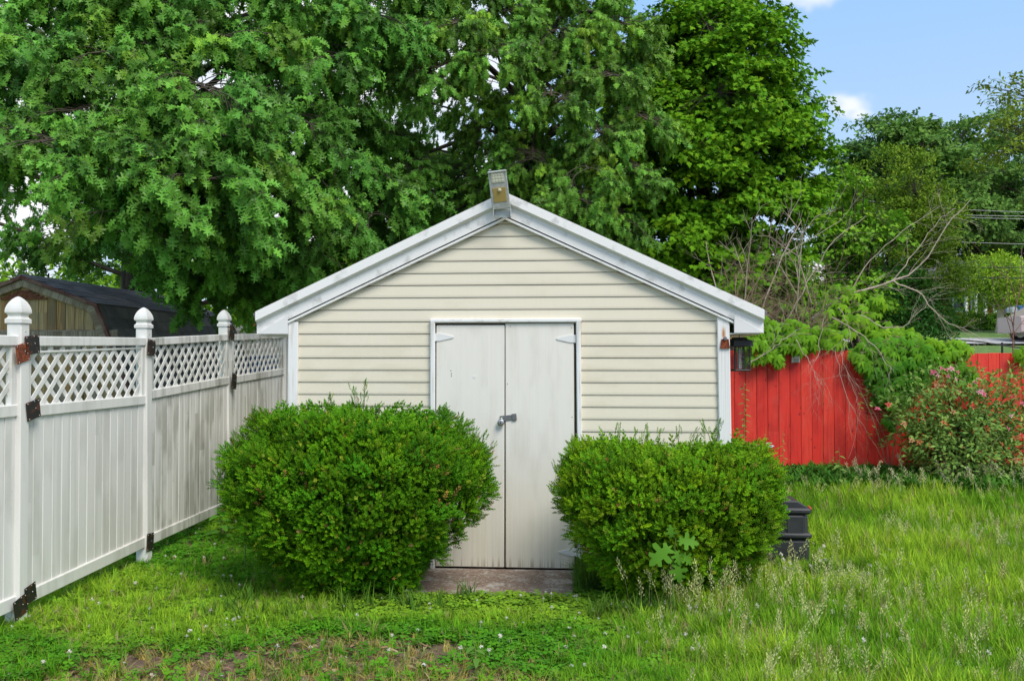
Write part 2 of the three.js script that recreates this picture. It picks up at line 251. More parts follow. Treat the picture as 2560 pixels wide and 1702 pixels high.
  // rake: stepped metal fascia with a proud upper lip, swept along each slope
  const rake = (s) => {
    const prof = [[0.10, 0], [0.10, -0.078], [0.058, -0.1], [0.058, -0.192], [0.03, -0.192], [0.03, 0]], L = 2.117, pos = [];
    const pt = (u, [z, dy]) => [s * u, apexTop - u * rise + dy, z];
    for (let i = 0; i < prof.length; i++) { const A = prof[i], B = prof[(i + 1) % prof.length], a = pt(0, A), b = pt(L, A), c = pt(L, B), d = pt(0, B); if (s > 0) pos.push(...a, ...c, ...b, ...a, ...d, ...c); else pos.push(...a, ...b, ...c, ...a, ...c, ...d); }
    for (const [u, f] of [[L, 1], [0, -1]]) { const P = prof.map((p) => pt(u, p)); for (const t of [[0, 1, 2], [0, 2, 4], [2, 3, 4], [0, 4, 5]]) { const q = t.map((i) => P[i]); if (s * f < 0) q.reverse(); pos.push(...q.flat()); } }
    const g = new THREE.BufferGeometry(); g.setAttribute('position', new THREE.Float32BufferAttribute(pos, 3)); g.computeVertexNormals(); return boxUV(g, s * 0.37, 0.2);
  };
  for (const s of [-1, 1]) {
    mesh('rake_fascia', rake(s), M.fascia, shed);
    const ang = Math.atan(rise), len = 1.95 / Math.cos(ang);
    mesh('rake_trim', moved(cbox(len, 0.021, 0.036, 0.004), s * 0.975, 2.936 - 0.975 * rise, 0.034, 0, 0, -s * ang), M.trim, shed);
    mesh('roof_slope', moved(boxUV(cbox(2.125 / Math.cos(ang) + 0.01, 0.05, 3.42, 0.004)), s * 1.066, apexTop - 0.034 - 1.066 * rise, -1.62, 0, 0, -s * ang), M.shingle[0], shed);
    // boxed eave return: a white triangle below the rake, and the soffit behind it
    mesh('eave_return', moved(prism(s > 0 ? [[HW + 0.035, 1.975], [2.1, 1.975], [2.1, 1.985], [HW + 0.035, 2.115]] : [[-HW - 0.004, 1.975], [-HW - 0.004, 2.13], [-2.1, 1.985], [-2.1, 1.975]].reverse(), 0.03), 0, 0, 0.036), M.white, shed);
    mesh('eave_soffit', moved(cbox(0.25, 0.012, 3.3, 0.003), s * (HW + 0.125), 1.969, -1.62), M.white, shed);
    mesh('eave_fascia', moved(cbox(0.02, 0.17, 3.3, 0.003), s * 2.1, 2.066, -1.62), M.white, shed);
  }
  // door frame and leaves
  const fr = (w, h, x, y, rz = 0) => mesh('door_frame', moved(cbox(w, h, 0.055, 0.008), x, y, 0.02, 0, 0, rz), M.trim, shed);
  fr(0.04, 2.075, -0.612, 1.045); fr(0.04, 2.075, 0.618, 1.045, 0.0085); fr(1.27, 0.034, 0.0, 2.083);
  mesh('door_stop', moved(cbox(1.2, 2.03, 0.02, 0.003), 0, 1.03, -0.07), M.greyWood, shed);
  const leaf = (x0, x1, y0d, y1d, m, rz) => { const g = cbox(x1 - x0, y1d - y0d, 0.026, 0.005); g.attributes.uv.array.forEach((v, i, a) => { a[i] = i % 2 ? v + (y1d - y0d) / 2 : v + (x1 - x0) / 2; }); const o = mesh('door', g, m, shed); o.position.set((x0 + x1) / 2, (y0d + y1d) / 2, 0.008); o.rotation.z = rz; return o; };
  const dl = leaf(-0.585, -0.009, 0.03, 2.047, M.door[0], -0.002), dr = leaf(0.001, 0.574, 0.03, 2.06, M.door[1], 0.0015);
  const strap = (x, y, dir, door) => {
    const h = mesh('hinge', moved(prism([[0, -0.031], [0.036, -0.031], [0.142, -0.007], [0.15, 0], [0.142, 0.007], [0.036, 0.031], [0, 0.031]], 0.005, 0.001), 0, 0, 0), M.white, door);
    h.position.set(x - door.position.x, y - door.position.y, 0.014); if (dir < 0) { h.scale.x = -1; }
    mesh('hinge_barrel', new THREE.CylinderGeometry(0.006, 0.006, 0.066, 8), M.white, door).position.set(x - dir * 0.004 - door.position.x, y - door.position.y, 0.02);
  };
  strap(-0.588, 1.945, 1, dl); strap(-0.588, 0.18, 1, dl); strap(0.578, 1.93, -1, dr); strap(0.592, 0.165, -1, dr);
  const hasp = mesh('hasp', moved(mergeGeometries([moved(cbox(0.125, 0.045, 0.006, 0.002), 0, 0, 0.004), moved(cbox(0.04, 0.056, 0.012, 0.003), 0.058, 0.002, 0.008), moved(cbox(0.012, 0.02, 0.03, 0.003), -0.045, -0.004, 0.012)]), 0, 0, 0, 0, 0, 0.1), M.greySteel, dr);
  hasp.position.set(0.018 - dr.position.x, 1.272 - dr.position.y, 0.014);
  for (const [x, y] of [[-0.46, 1.665], [-0.455, 1.64], [-0.455, 1.62]]) mesh('screw_hole', new THREE.SphereGeometry(0.0045, 8, 5), M.darkInside, dl).position.set(x - dl.position.x, y - dl.position.y, 0.0125);
  mesh('old_patch', new THREE.CylinderGeometry(0.013, 0.014, 0.004, 14).rotateX(Math.PI / 2), M.white, dl).position.set(-0.262 - dl.position.x, 1.612 - dl.position.y, 0.013);
  for (const [x, y] of [[0.043, 2.035], [0.556, 2.02], [0.018, 1.555], [0.556, 1.28]]) mesh('nail_head', new THREE.SphereGeometry(0.004, 8, 5), M.rust, dr).position.set(x - dr.position.x, y - dr.position.y, 0.0125);
}
{ // round padlock on the hasp
  const p = shedPoint(-0.035, 1.247, 0.05), o = thing('padlock', 'round chrome disc padlock hanging from the grey hasp', 'padlock', p.toArray(), -YAW);
  mesh('lock_body', new THREE.LatheGeometry([[0, -0.012], [0.024, -0.012], [0.03, -0.006], [0.03, 0.006], [0.024, 0.012], [0.01, 0.013], [0, 0.013]].map(([x, y]) => new THREE.Vector2(x, y)), 24).rotateX(Math.PI / 2), M.steel, o).position.set(0, -0.014, 0);
  mesh('shackle', new THREE.TorusGeometry(0.013, 0.005, 8, 16, Math.PI), M.steel, o).position.set(0, 0.010, 0);
  mesh('keyhole', moved(cbox(0.007, 0.016, 0.004, 0.001), 0, -0.014, 0.0135), M.black, o);
}
{ // solar lamp on the gable peak: its underside, with the lamp field and the amber sensor, faces the yard
  const p = shedPoint(-0.025, 2.972, 0.105), o = thing('solar_light', 'aluminium solar lamp with amber sensor fixed to the gable peak', 'lamp', p.toArray(), -YAW);
  mesh('bracket', mergeGeometries([moved(cbox(0.145, 0.075, 0.006, 0.002), 0.008, -0.002, 0), moved(cbox(0.006, 0.075, 0.05, 0.002), -0.062, 0.0, 0.024), moved(cbox(0.006, 0.075, 0.05, 0.002), 0.078, 0.0, 0.024)]), M.alu, o);
  for (const x of [-0.045, -0.01, 0.03, 0.062]) mesh('screw', new THREE.CylinderGeometry(0.005, 0.005, 0.005, 10).rotateX(Math.PI / 2).translate(x, -0.006, 0.004), M.steel, o);
  const tilt = (g) => { const k = new THREE.Matrix4().makeTranslation(0.004, 0.02, 0.03).multiply(new THREE.Matrix4().makeRotationFromEuler(new THREE.Euler(0.3, 0.03, 0.095))); g.applyMatrix4(k); return g; };
  mesh('housing', tilt(mergeGeometries([moved(cbox(0.152, 0.31, 0.022, 0.005), 0, 0.165, 0), moved(cbox(0.156, 0.014, 0.036, 0.004), 0, 0.318, 0.004)])), M.alu, o);
  mesh('lamp_lens', tilt(moved(cbox(0.106, 0.082, 0.006, 0.002), 0, 0.268, 0.012)), std({ color: lin(0.55, 0.56, 0.42), roughness: 0.3 }), o);
  for (let i = 0; i < 4; i++) for (let j = 0; j < 3; j++) mesh('lamp_chip', tilt(moved(cbox(0.017, 0.017, 0.004, 0.003), -0.036 + i * 0.024, 0.245 + j * 0.024, 0.0155)), std({ color: lin(0.62, 0.62, 0.5), roughness: 0.25 }), o);
  mesh('sensor_panel', tilt(moved(cbox(0.108, 0.12, 0.006, 0.003), 0, 0.128, 0.012)), std({ color: lin(0.36, 0.27, 0.08), roughness: 0.3 }), o);
  mesh('sensor_dome', tilt(new THREE.SphereGeometry(0.017, 14, 8, 0, 6.3, 0, 1.5).rotateX(Math.PI / 2).translate(0.004, 0.165, 0.013)), std({ color: lin(0.5, 0.46, 0.3), roughness: 0.3 }), o);
}
{ // rusted bracket on the right corner board
  const p = shedPoint(1.808, 1.895, 0.04), o = thing('rusty_bracket', 'small rusted metal bracket with round knob on right corner board', 'bracket', p.toArray(), -YAW);
  mesh('plate', moved(prism([[-0.027, 0.028], [0.027, 0.028], [0.036, -0.045], [-0.038, -0.045]], 0.012, 0.002), 0, 0, 0), M.rust, o);
  mesh('knob', new THREE.CylinderGeometry(0.013, 0.015, 0.03, 14).rotateX(Math.PI / 2).translate(0, 0.035, 0.016), M.greySteel, o);
  mesh('hook', new Tubes().add(curve([V(0.03, -0.03, 0.01), V(0.046, -0.035, 0.02), V(0.044, -0.06, 0.022)], 8), 0.0025, 0.002, 6).geo(), M.black, o);
}
{ // insect lantern hanging below the right eave
  const p = shedPoint(1.955, 1.66, -0.16), o = thing('bug_zapper', 'black electric insect lantern hanging under the right eave', 'bug zapper', p.toArray(), -YAW + 0.25);
  const sq = (pts) => { const g = new THREE.LatheGeometry(pts.map(([x, y]) => new THREE.Vector2(x * 1.414, y)), 4).toNonIndexed(); g.rotateY(Math.PI / 4); g.computeVertexNormals(); return g; };
  mesh('cap', sq([[0, 0.285], [0.045, 0.283], [0.05, 0.268], [0.082, 0.255], [0.088, 0.21], [0.08, 0.208], [0, 0.212]]), M.black, o);
  mesh('base', sq([[0, 0], [0.066, 0], [0.07, 0.008], [0.066, 0.016], [0, 0.016]]), M.black, o);
  for (const sx of [-1, 1]) for (const sz of [-1, 1]) mesh('corner_bar', moved(cbox(0.011, 0.2, 0.011, 0.002), sx * 0.065, 0.11, sz * 0.065), M.black, o);
  for (let k = 0; k < 4; k++) { const b = new Tubes(); for (let i = -3; i <= 3; i++) b.add([V(i * 0.018, 0.014, 0.066), V(i * 0.018, 0.21, 0.066)], 0.0012, 0.0012, 4); for (let i = 0; i < 15; i++) b.add([V(-0.064, 0.022 + i * 0.013, 0.067), V(0.064, 0.022 + i * 0.013, 0.067)], 0.001, 0.001, 4); mesh('wire_guard', b.geo().rotateY(k * Math.PI / 2), M.black, o); }
  const grid = new Tubes(); for (let i = 0; i < 18; i++) { const y = 0.03 + i * 0.01, pts = []; for (let k = 0; k <= 12; k++) pts.push(V(0.036 * Math.cos(k * 0.5236), y, 0.036 * Math.sin(k * 0.5236))); grid.add(pts, 0.0011, 0.0011, 4); } mesh('shock_grid', grid.geo(), M.steel, o);
  mesh('lamp_tube', new THREE.CylinderGeometry(0.014, 0.014, 0.18, 14).translate(0, 0.112, 0), M.white, o);
  mesh('hanger', new Tubes().add([V(0, 0.283, 0), V(0, 0.312, 0)], 0.003, 0.003, 6).geo(), M.black, o);
}
{ // doorstep
  const pts = [[-0.64, -0.01], [0.585, -0.01], [0.56, 0.86], [-0.66, 0.93], [-0.735, 0.86]], s = new THREE.Shape(pts.map(([x, y]) => new THREE.Vector2(x, y)));
  let g = new THREE.ExtrudeGeometry(s, { depth: 0.12, bevelEnabled: true, bevelSize: 0.012, bevelThickness: 0.012, bevelSegments: 2, steps: 1 }); g.rotateX(Math.PI / 2); g.translate(0, 0.004, 0.03);
  g = boxUV(g); const m = mesh('concrete_doorstep', g, M.concrete, scene); m.position.set(...SHED); m.rotation.y = -YAW; tag(m, 'stained concrete slab lying in front of the shed doors', 'doorstep');
}
{ // black deck box beside the shed
  const o = thing('deck_box', 'black plastic deck box half hidden behind the right bush', 'storage box', [2.25, 0, -8.68], -YAW);
  const W = 0.6, D = 1.25;
  mesh('box_body', mergeGeometries([moved(cbox(W, 0.26, D, 0.035), 0, 0.13, 0), moved(cbox(W - 0.02, 0.2, D - 0.02, 0.03), 0, 0.36, 0), ...[-0.18, 0.18].map((x) => moved(cbox(0.15, 0.16, 0.03, 0.012), x, 0.37, D / 2 - 0.012)), ...[-0.4, 0, 0.4].map((z) => moved(cbox(0.03, 0.16, 0.26, 0.012), W / 2 - 0.012, 0.37, z))]), M.blackPlastic, o);
  mesh('belt', moved(cbox(W + 0.03, 0.045, D + 0.03, 0.014), 0, 0.28, 0), M.blackPlastic, o);
  mesh('lid', mergeGeometries([moved(cbox(W + 0.02, 0.05, D + 0.02, 0.016), 0, 0.485, 0), moved(prism([[-W / 2 + 0.01, 0], [W / 2 - 0.01, 0], [0.2, 0.055], [-0.2, 0.055]], D - 0.04, 0.008), 0, 0.505, -D / 2 + 0.02), ...[-0.14, 0.14].map((x) => moved(cbox(0.05, 0.03, D - 0.1, 0.01), x, 0.56, 0))]), M.blackPlastic, o);
  mesh('latch', moved(cbox(0.02, 0.03, 0.05, 0.005), W / 2 + 0.02, 0.5, 0.52, 0, 0, 0.5), std({ color: lin(0.55, 0.08, 0.03), roughness: 0.5 }), o);
}

// ---------------------------------------------------------------- white vinyl fence on the left
{
  const P0 = V(-3.265, 0, -6.32), P3 = V(-2.905, 0, -12.12), dir = P3.clone().sub(P0).normalize(), turn = Math.atan2(-dir.z, dir.x);   // local x runs along the fence, away from the lens
  const o = thing('vinyl_fence', 'white vinyl privacy fence with lattice top and pointed post caps', 'fence', P0.toArray(), turn);
  const S = [-1.93, 0, 1.89, 3.88, 5.81], PW = 0.1;                 // posts
  const topH = [1.90, 1.913, 1.945, 2.03, 2.10], botH = [0.12, 0.125, 0.16, 0.18, 0.26], lean = [0, 0.004, 0.012, 0.03, 0];
  const FZ = 1; // the yard side is local +z
  const capProf = [[0.066, 0], [0.066, 0.03], [0.055, 0.038], [0.05, 0.052], [0.055, 0.066], [0.066, 0.076], [0.0672, 0.088], [0.0645, 0.108], [0.057, 0.132], [0.045, 0.156], [0.03, 0.176], [0.013, 0.192], [0, 0.198]];
  const capGeo = new THREE.LatheGeometry(capProf.map(([x, y]) => new THREE.Vector2(x * 1.414, y)), 4).toNonIndexed(); capGeo.rotateY(Math.PI / 4); capGeo.computeVertexNormals();
  const screwGeo = new THREE.SphereGeometry(0.0045, 8, 5);
  S.forEach((s, i) => {
    const h = topH[i] + 0.085, g = i === 4 ? topH[i] + 0.02 : h;
    const post = mesh('post', moved(cbox(PW, g + 0.1, PW, 0.006, i * 0.3, 0), 0, (g - 0.1) / 2, 0), i < 3 ? M.vinylClean : M.vinyl, o);
    post.position.set(s, 0, 0); post.rotation.x = -lean[i] * 0.6; post.rotation.z = lean[i] * 0.5;
    if (i < 4) { const c = mesh('post_cap', capGeo, M.vinylClean, post); c.position.y = h - 0.002; c.scale.set(0.88, 0.9, 0.88); mesh('screw', screwGeo, M.steel, post).position.set(0, h - 0.055, PW / 2 + 0.001); }
  });
  for (let i = 0; i < 4; i++) {
    const a = S[i] + PW / 2 - 0.004, b = S[i + 1] - PW / 2 + 0.004, L = b - a, mat = [M.vinyl, M.vinyl, M.vinylDirty, M.vinylDirty][i];
    const sag = i === 1 ? 0.035 : 0, tA = topH[i], tB = topH[i + 1], bA = botH[i], bB = botH[i + 1], midA = tA - 0.49 - sag * 0.4, midB = tB - (i === 1 ? 0.53 : 0.49);
    const Y = (ya, yb, x) => lerp(ya, yb, (x - a) / L);
    const rail = (ya, yb, h, th, name, par) => { const ang = Math.atan2(yb - ya, L), g = cbox(L / Math.cos(ang), h, th, 0.005, i * 0.7, ya); const m = mesh(name, g, mat, par); m.position.set((a + b) / 2, (ya + yb) / 2, 0); m.rotation.z = ang; return m; };
    const panel = mesh('fence_panel', moved(cbox(L - 0.01, 0.05, 0.006, 0.001), (a + b) / 2, (bA + bB) / 2 + 0.06, 0), mat, o);
    rail(tA - 0.034, tB - 0.034, 0.068, 0.058, 'top_rail', panel);
    rail(midA, midB, 0.078, 0.056, 'middle_rail', panel);
    rail(bA + 0.045, bB + 0.045, 0.09, 0.056, 'bottom_rail', panel);
    const lt = [tA - 0.068 - sag, tB - 0.068 - (i === 1 ? 0.012 : 0)];
    if (i === 1) rail(lt[0] - 0.008, lt[1] - 0.008, 0.018, 0.03, 'lattice_channel', panel);       // the top rail has lifted off the lattice here
    for (const [x, ya, yb] of [[a + 0.035, midA, lt[0]], [b - 0.035, midB, lt[1]]]) mesh('stile', moved(cbox(0.07, yb - ya, 0.04, 0.004, x, 0), x, (ya + yb) / 2, 0), mat, panel);
    // lattice strips, two layers crossing
    const x0 = a + 0.06, x1 = b - 0.06, PX = 0.156, slope = 0.9;
    for (const sgn of [1, -1]) for (let c = -6; c < 16; c++) {
      // strip line: y = yb(x) + slope*sgn*(x - xc)
      const xc = x0 + c * PX + (sgn < 0 ? 0.4 : 0), Hh = lerp(lt[0] - midA, lt[1] - midB, 0.5) - 0.03, run = Hh / slope;
      let xa = sgn > 0 ? xc : xc - run, xb = xa + run; xa = Math.max(xa, x0); xb = Math.min(xb, x1); if (xb - xa < 0.05) continue;
      const yAt = (x) => Y(midA + 0.035, midB + 0.035, x) + (sgn > 0 ? (x - xc) * slope : (xc - x) * slope);
      const ya = yAt(xa), yb = yAt(xb), len = Math.hypot(xb - xa, yb - ya) + 0.03;
      const m = mesh('lattice_strip', cbox(len, 0.039, 0.006, 0.0015, c * 0.13, sgn * 0.4), mat, panel); m.position.set((xa + xb) / 2, (ya + yb) / 2, sgn * 0.0034); m.rotation.z = Math.atan2(yb - ya, xb - xa);
    }
    const n = 15, pw = L / n;
    for (let k = 0; k < n; k++) { const x = a + (k + 0.5) * pw, yb = Y(midA, midB, x) - 0.03, ya = Y(bA, bB, x) + 0.08; mesh('picket', moved(cbox(pw - 0.005, yb - ya, 0.022, 0.004, k * 0.211 + i * 1.3, k * 0.37), x, (ya + yb) / 2, (hash(k, i, 5) - 0.5) * 0.003), mat, panel); }
    mesh('backing', moved(cbox(L, Math.min(midA, midB) - Math.max(bA, bB) - 0.1, 0.004, 0.001), (a + b) / 2, (midA + bA) / 2, -0.0085), mat, panel);
  }
  // mending plates
  const plate = (s, y, w, h, rz, m, lab) => { const p = mesh('mending_plate', cbox(w, h, 0.005, 0.002, s, y), m, o); p.position.set(s, y, PW / 2 + 0.004); p.rotation.z = rz; p.userData.label = lab; for (const [x, yy] of [[-0.4, 0.42], [0.1, 0.44], [0.4, 0.4], [-0.38, -0.42], [0.38, -0.42], [0.15, 0.05]]) mesh('screw', screwGeo, M.steel, p).position.set(x * w, yy * h, 0.003); };
  plate(0.065, 1.855, 0.17, 0.125, 0.1, M.blackPlate, 'black steel plate at the top rail'); plate(-0.045, 1.80, 0.15, 0.125, 0.22, M.rust, 'rusted brown plate across the post');
  plate(0.085, 1.42, 0.16, 0.125, 0.18, M.blackPlate, 'black plate at the middle rail'); plate(-0.04, 0.14, 0.15, 0.13, 0.22, M.blackPlate, 'black plate low on the post'); plate(0.075, 0.2, 0.13, 0.12, 0.18, M.blackPlate, 'black plate low on the post');
  plate(1.88, 1.86, 0.15, 0.135, -0.12, M.blackPlate, 'rust spotted plate at the second post'); plate(1.885, 0.2, 0.13, 0.15, -0.08, M.blackPlate, 'black plate low on second post');
  plate(3.83, 2.05, 0.14, 0.16, -0.1, M.blackPlate, 'black plate at third post top'); plate(3.9, 1.53, 0.14, 0.17, -0.1, M.blackPlate, 'black plate at third post middle rail');
}

// ---------------------------------------------------------------- neighbour's gambrel shed
{
  const d = 12.1, base = at(52, 690, d), o = thing('barn_shed', 'weathered wooden barn shed with gambrel shingle roof behind white fence', 'shed', [base.x, 0.1, -d], -YAW);
  const R = 2.72, bx = 0.98, by = 2.36, ex = 1.42, ey = 1.3, D = 4.6;
  const r = rng(77);
  const yTop = (x) => { x = Math.abs(x); return x < bx ? R - 0.07 - x * (R - by) / bx : by - 0.07 - (x - bx) * (by - ey) / (ex - bx); };
  mesh('wall_core', moved(prism([[-1.36, 0], [1.36, 0], [1.36, ey - 0.05], [bx - 0.03, by - 0.12], [0, R - 0.14], [-bx + 0.03, by - 0.12], [-1.36, ey - 0.05]], D - 0.1), 0, 0, -D), M.cedar[1], o);
  for (let k = -11; k <= 11; k++) { const x = k * 0.122, w = 0.119, t0 = Math.min(yTop(x - w / 2), yTop(x + w / 2)); mesh('wall_plank', moved(cbox(w, t0 - 0.02, 0.022, 0.005, k * 0.37, r() * 2), x, t0 / 2, -0.082), M.cedar[(r() * 2) | 0], o); }
  const board = (w, h, x, y, z, rz, m, name) => mesh(name, moved(cbox(w, h, 0.03, 0.006, x * 1.3, y * 0.7), x, y, z, 0, 0, rz), m, o);
  board(2.5, 0.1, 0, 1.985, -0.055, 0, M.greyWood, 'header_board');
  for (const s of [-1, 1]) board(0.1, 1.9, s * 0.93, 0.98, -0.054, 0, M.greyWood, 'door_post');
  const dd = mesh('door', moved(cbox(1.6, 1.82, 0.02, 0.004), 0, 0.95, -0.062), M.cedar[1], o);
  for (let k = -6; k <= 6; k++) mesh('door_plank', moved(cbox(0.12, 1.78, 0.016, 0.004, k * 0.41, 0.3), k * 0.122, 0.95, -0.048), M.cedar[(k + 6) % 2], dd);
  board(1.58, 0.1, 0, 1.83, -0.028, 0, M.greyWood, 'door_rail'); for (const x of [-0.74, -0.05, 0.05, 0.74]) board(0.095, 1.7, x, 0.93, -0.030, 0, M.greyWood, 'door_stile');
  for (const s of [-1, 1]) board(0.09, 1.3, s * 0.4, 1.35, -0.031, s * 0.72, M.greyWood, 'door_brace');
  for (let k = 0; k < 5; k++) { const w = 0.62 - k * 0.11; mesh('louver_slat', moved(cbox(w, 0.02, 0.02, 0.003, k, 0), 0, 2.435 + k * 0.024, -0.055, 0.5), M.louver, o); }
  const ang1 = Math.atan2(R - by, bx), ang2 = Math.atan2(by - ey, ex - bx), l1 = Math.hypot(bx, R - by), l2 = Math.hypot(ex - bx, by - ey);
  for (const s of [-1, 1]) {
    board(l1 + 0.02, 0.09, s * bx / 2, (R + by) / 2 - 0.085, -0.03, -s * ang1, M.greyWood, 'rake_board'); board(l2, 0.09, s * ((bx + ex) / 2 - 0.07), (by + ey) / 2 - 0.035, -0.027, -s * ang2, M.greyWood, 'rake_board');
    mesh('rake_edge', moved(cbox(l1 + 0.04, 0.045, 0.05, 0.005), s * bx / 2, (R + by) / 2 - 0.012, -0.012, 0, 0, -s * ang1), M.brownTrim, o);
    mesh('rake_edge', moved(cbox(l2 + 0.02, 0.045, 0.05, 0.005), s * (bx + ex) / 2, (by + ey) / 2 - 0.008, -0.009, 0, 0, -s * ang2), M.brownTrim, o);
    // roof deck, then shingle tabs in courses
    const deck = mesh('roof', moved(cbox(l1, 0.02, D, 0.002), s * bx / 2, (R + by) / 2, -D / 2, 0, 0, -s * ang1), M.shingle[1], o);
    mesh('roof', moved(cbox(l2, 0.02, D, 0.002), s * (bx + ex) / 2, (by + ey) / 2, -D / 2, 0, 0, -s * ang2), M.shingle[1], o);
    if (s > 0) {
      const tw = 0.305, ep = 0.14, tabs = [0, 1, 2].map((v) => cbox(ep + 0.02, 0.006, tw - 0.008, 0.0015, v * 0.3, v * 0.7));
      for (const [l, a, x0, y0r] of [[l1, ang1, 0, R], [l2, ang2, bx, by]]) { const rows = Math.floor(l / ep); for (let q = 0; q < rows; q++) { const t = l - (q + 0.5) * ep, up = 0.012; for (let k = 0; k < 15; k++) { const z = -0.02 - (k + 0.5 + (q % 2) * 0.5) * tw; if (-z > D - 0.05) continue; const m = mesh('shingle', tabs[(r() * 3) | 0], M.shingle[(r() * 3) | 0], deck); m.position.set(x0 + t * Math.cos(a) + up * Math.sin(a), y0r - t * Math.sin(a) + up * Math.cos(a) + 0.003 * r(), z); m.rotation.z = -a + 0.035; m.rotation.y = 0; } } }
    }
  }
  mesh('ridge_cap', moved(prism([[-0.12, -0.045], [0, 0.012], [0.12, -0.045], [0.12, -0.03], [0, 0.028], [-0.12, -0.03]], D), 0, R + 0.006, -D), M.shingle[2], o);
}
{ // pale clapboard house and orange awning glimpsed between the oak and the shed
  const p = at(590, 800, 19), o = thing('pale_house', 'pale clapboard house glimpsed under the oak left of the shed', 'house', [p.x, 0, -19], -YAW);
  mesh('wall', moved(cbox(2.6, 2.5, 3, 0.01), 0.4, 1.2, -1.5), M.white, o);
  for (let k = 0; k < 22; k++) mesh('clapboard', moved(cbox(2.62, 0.105, 0.02, 0.004), 0.4, 0.2 + k * 0.1, 0.012, 0.12), M.vinyl, o);
  mesh('window', moved(cbox(0.5, 0.8, 0.04, 0.01), -0.35, 1.95, 0.04), M.trim, o); mesh('window_pane', moved(cbox(0.4, 0.7, 0.02, 0.004), -0.35, 1.95, 0.058), std({ color: lin(0.05, 0.07, 0.06), roughness: 0.1 }), o);
  mesh('roof', moved(prism([[0.25, 2.42], [1.8, 2.42], [1.7, 2.85], [0.4, 2.85]], 3.2), 0, 0, -3.1), std({ color: lin(0.45, 0.2, 0.1), roughness: 0.8 }), o);
}
{ // blue bin seen through the lattice
  const p = at(655, 866, 15.5), b = thing('blue_bin', 'blue plastic bin seen through the lattice near the shed corner', 'bin', [p.x, 0.2, -15.5]);
  mesh('bin_body', new THREE.CylinderGeometry(0.3, 0.25, 1.6, 20, 1).translate(0, 0.8, 0), std({ color: lin(0.04, 0.17, 0.5), roughness: 0.45 }), b); mesh('bin_rim', new THREE.TorusGeometry(0.3, 0.025, 8, 24).rotateX(Math.PI / 2).translate(0, 1.6, 0), std({ color: lin(0.05, 0.2, 0.55), roughness: 0.4 }), b);
}

// ---------------------------------------------------------------- red board fence
const RZ = -13.05;
{
  const o = thing('red_fence', 'bright red painted board fence behind the yard', 'fence', [0, 0, RZ]);
  const pitch = 0.151, x0 = 1.0, r = rng(31), geos = [];
  for (let v = 0; v < 6; v++) geos.push(cbox(0.1455, 1.8, 0.019, 0.0025, v * 0.137, v * 0.61 + 0.95));
  for (let k = 0; k < 48; k++) {
    const x = x0 + k * pitch, m = mesh('fence_board', geos[(r() * 6) | 0], M.red[(r() * 4) | 0], o); m.position.set(x + (r() - 0.5) * 0.003, 0.985 + (r() - 0.5) * 0.02 - (x > 5.5 ? 0.03 : 0), (r() - 0.5) * 0.008); m.rotation.z = (r() - 0.5) * 0.004;
    if (x > 2.8 && x < 8) { for (const y of [0.72, -0.6]) if (r() < 0.8) mesh('nail', new THREE.SphereGeometry(0.004, 6, 4), M.rust, m).position.set((r() - 0.5) * 0.07, y, 0.01); }
  }
  for (const y of [0.45, 1.05, 1.65]) mesh('back_rail', moved(cbox(7.3, 0.09, 0.04, 0.004), x0 + 3.55, y, -0.034), M.greyWood, o);
  for (let k = 0; k < 4; k++) mesh('fence_post', moved(cbox(0.09, 1.8, 0.09, 0.005), x0 + 0.3 + k * 2.3, 0.95, -0.1), M.greyWood, o);
  // scraps of white paint on two boards
  for (const [x, y, w, h] of [[3.36, 0.595, 0.12, 0.03], [3.37, 0.55, 0.1, 0.022], [3.52, 0.585, 0.13, 0.04], [3.5, 0.625, 0.09, 0.018], [3.27, 0.565, 0.05, 0.02]]) { const pts = []; for (let k = 0; k < 14; k++) { const a = k / 14 * 6.283; pts.push([Math.cos(a) * w * 0.5 * (0.7 + 0.5 * r()), Math.sin(a) * h * 0.5 * (0.6 + 0.6 * r())]); } mesh('paint_scrap', moved(prism(pts, 0.0012), x, y, 0.0145), M.white, o); }
}
{ // little solar lamp on the red fence
  const p = at(1990, 890, 13), o = thing('fence_light', 'small white solar lamp screwed to the red fence', 'lamp', [p.x, p.y, RZ + 0.012]);
  mesh('lamp_case', moved(prism([[0, -0.09], [0.05, -0.085], [0.062, -0.02], [0.05, 0.09], [0, 0.095]], 0.1, 0.003), -0.0, 0, 0.05, 0, -Math.PI / 2, 0).translate(0.05, 0, -0.05), M.white, o);
  mesh('solar_cell', moved(cbox(0.082, 0.07, 0.004, 0.001), 0, 0.045, 0.063, -0.15), M.black, o);
  mesh('lamp_lens', moved(cbox(0.08, 0.05, 0.012, 0.004), 0, -0.06, 0.058, 0.15), std({ color: lin(0.4, 0.42, 0.36), roughness: 0.2 }), o);
}
{ // edging blocks of the bed along the red fence
  const r = rng(9); let x = 2.75, k = 0; const names = ['left end of the bed edging', 'second from the left', 'third from the left', 'fourth from the left', 'fifth from the left', 'sixth from the left', 'beside the tall weeds', 'at the right end of the row'];
  while (k < 8) { const w = 0.28 + r() * 0.12; const b = mesh('edging_block', cbox(w, 0.13, 0.11, 0.014, k, 0), M.block, scene); b.position.set(x + w / 2, groundH(x, -11.2) + 0.02 + r() * 0.012, -11.2 + (r() - 0.5) * 0.03); b.rotation.y = (r() - 0.5) * 0.1; tag(b, `tan edging block in the bed border, ${names[k]}`, 'edging block', 'tan blocks edging the bed'); x += w + 0.008; k++; }
}

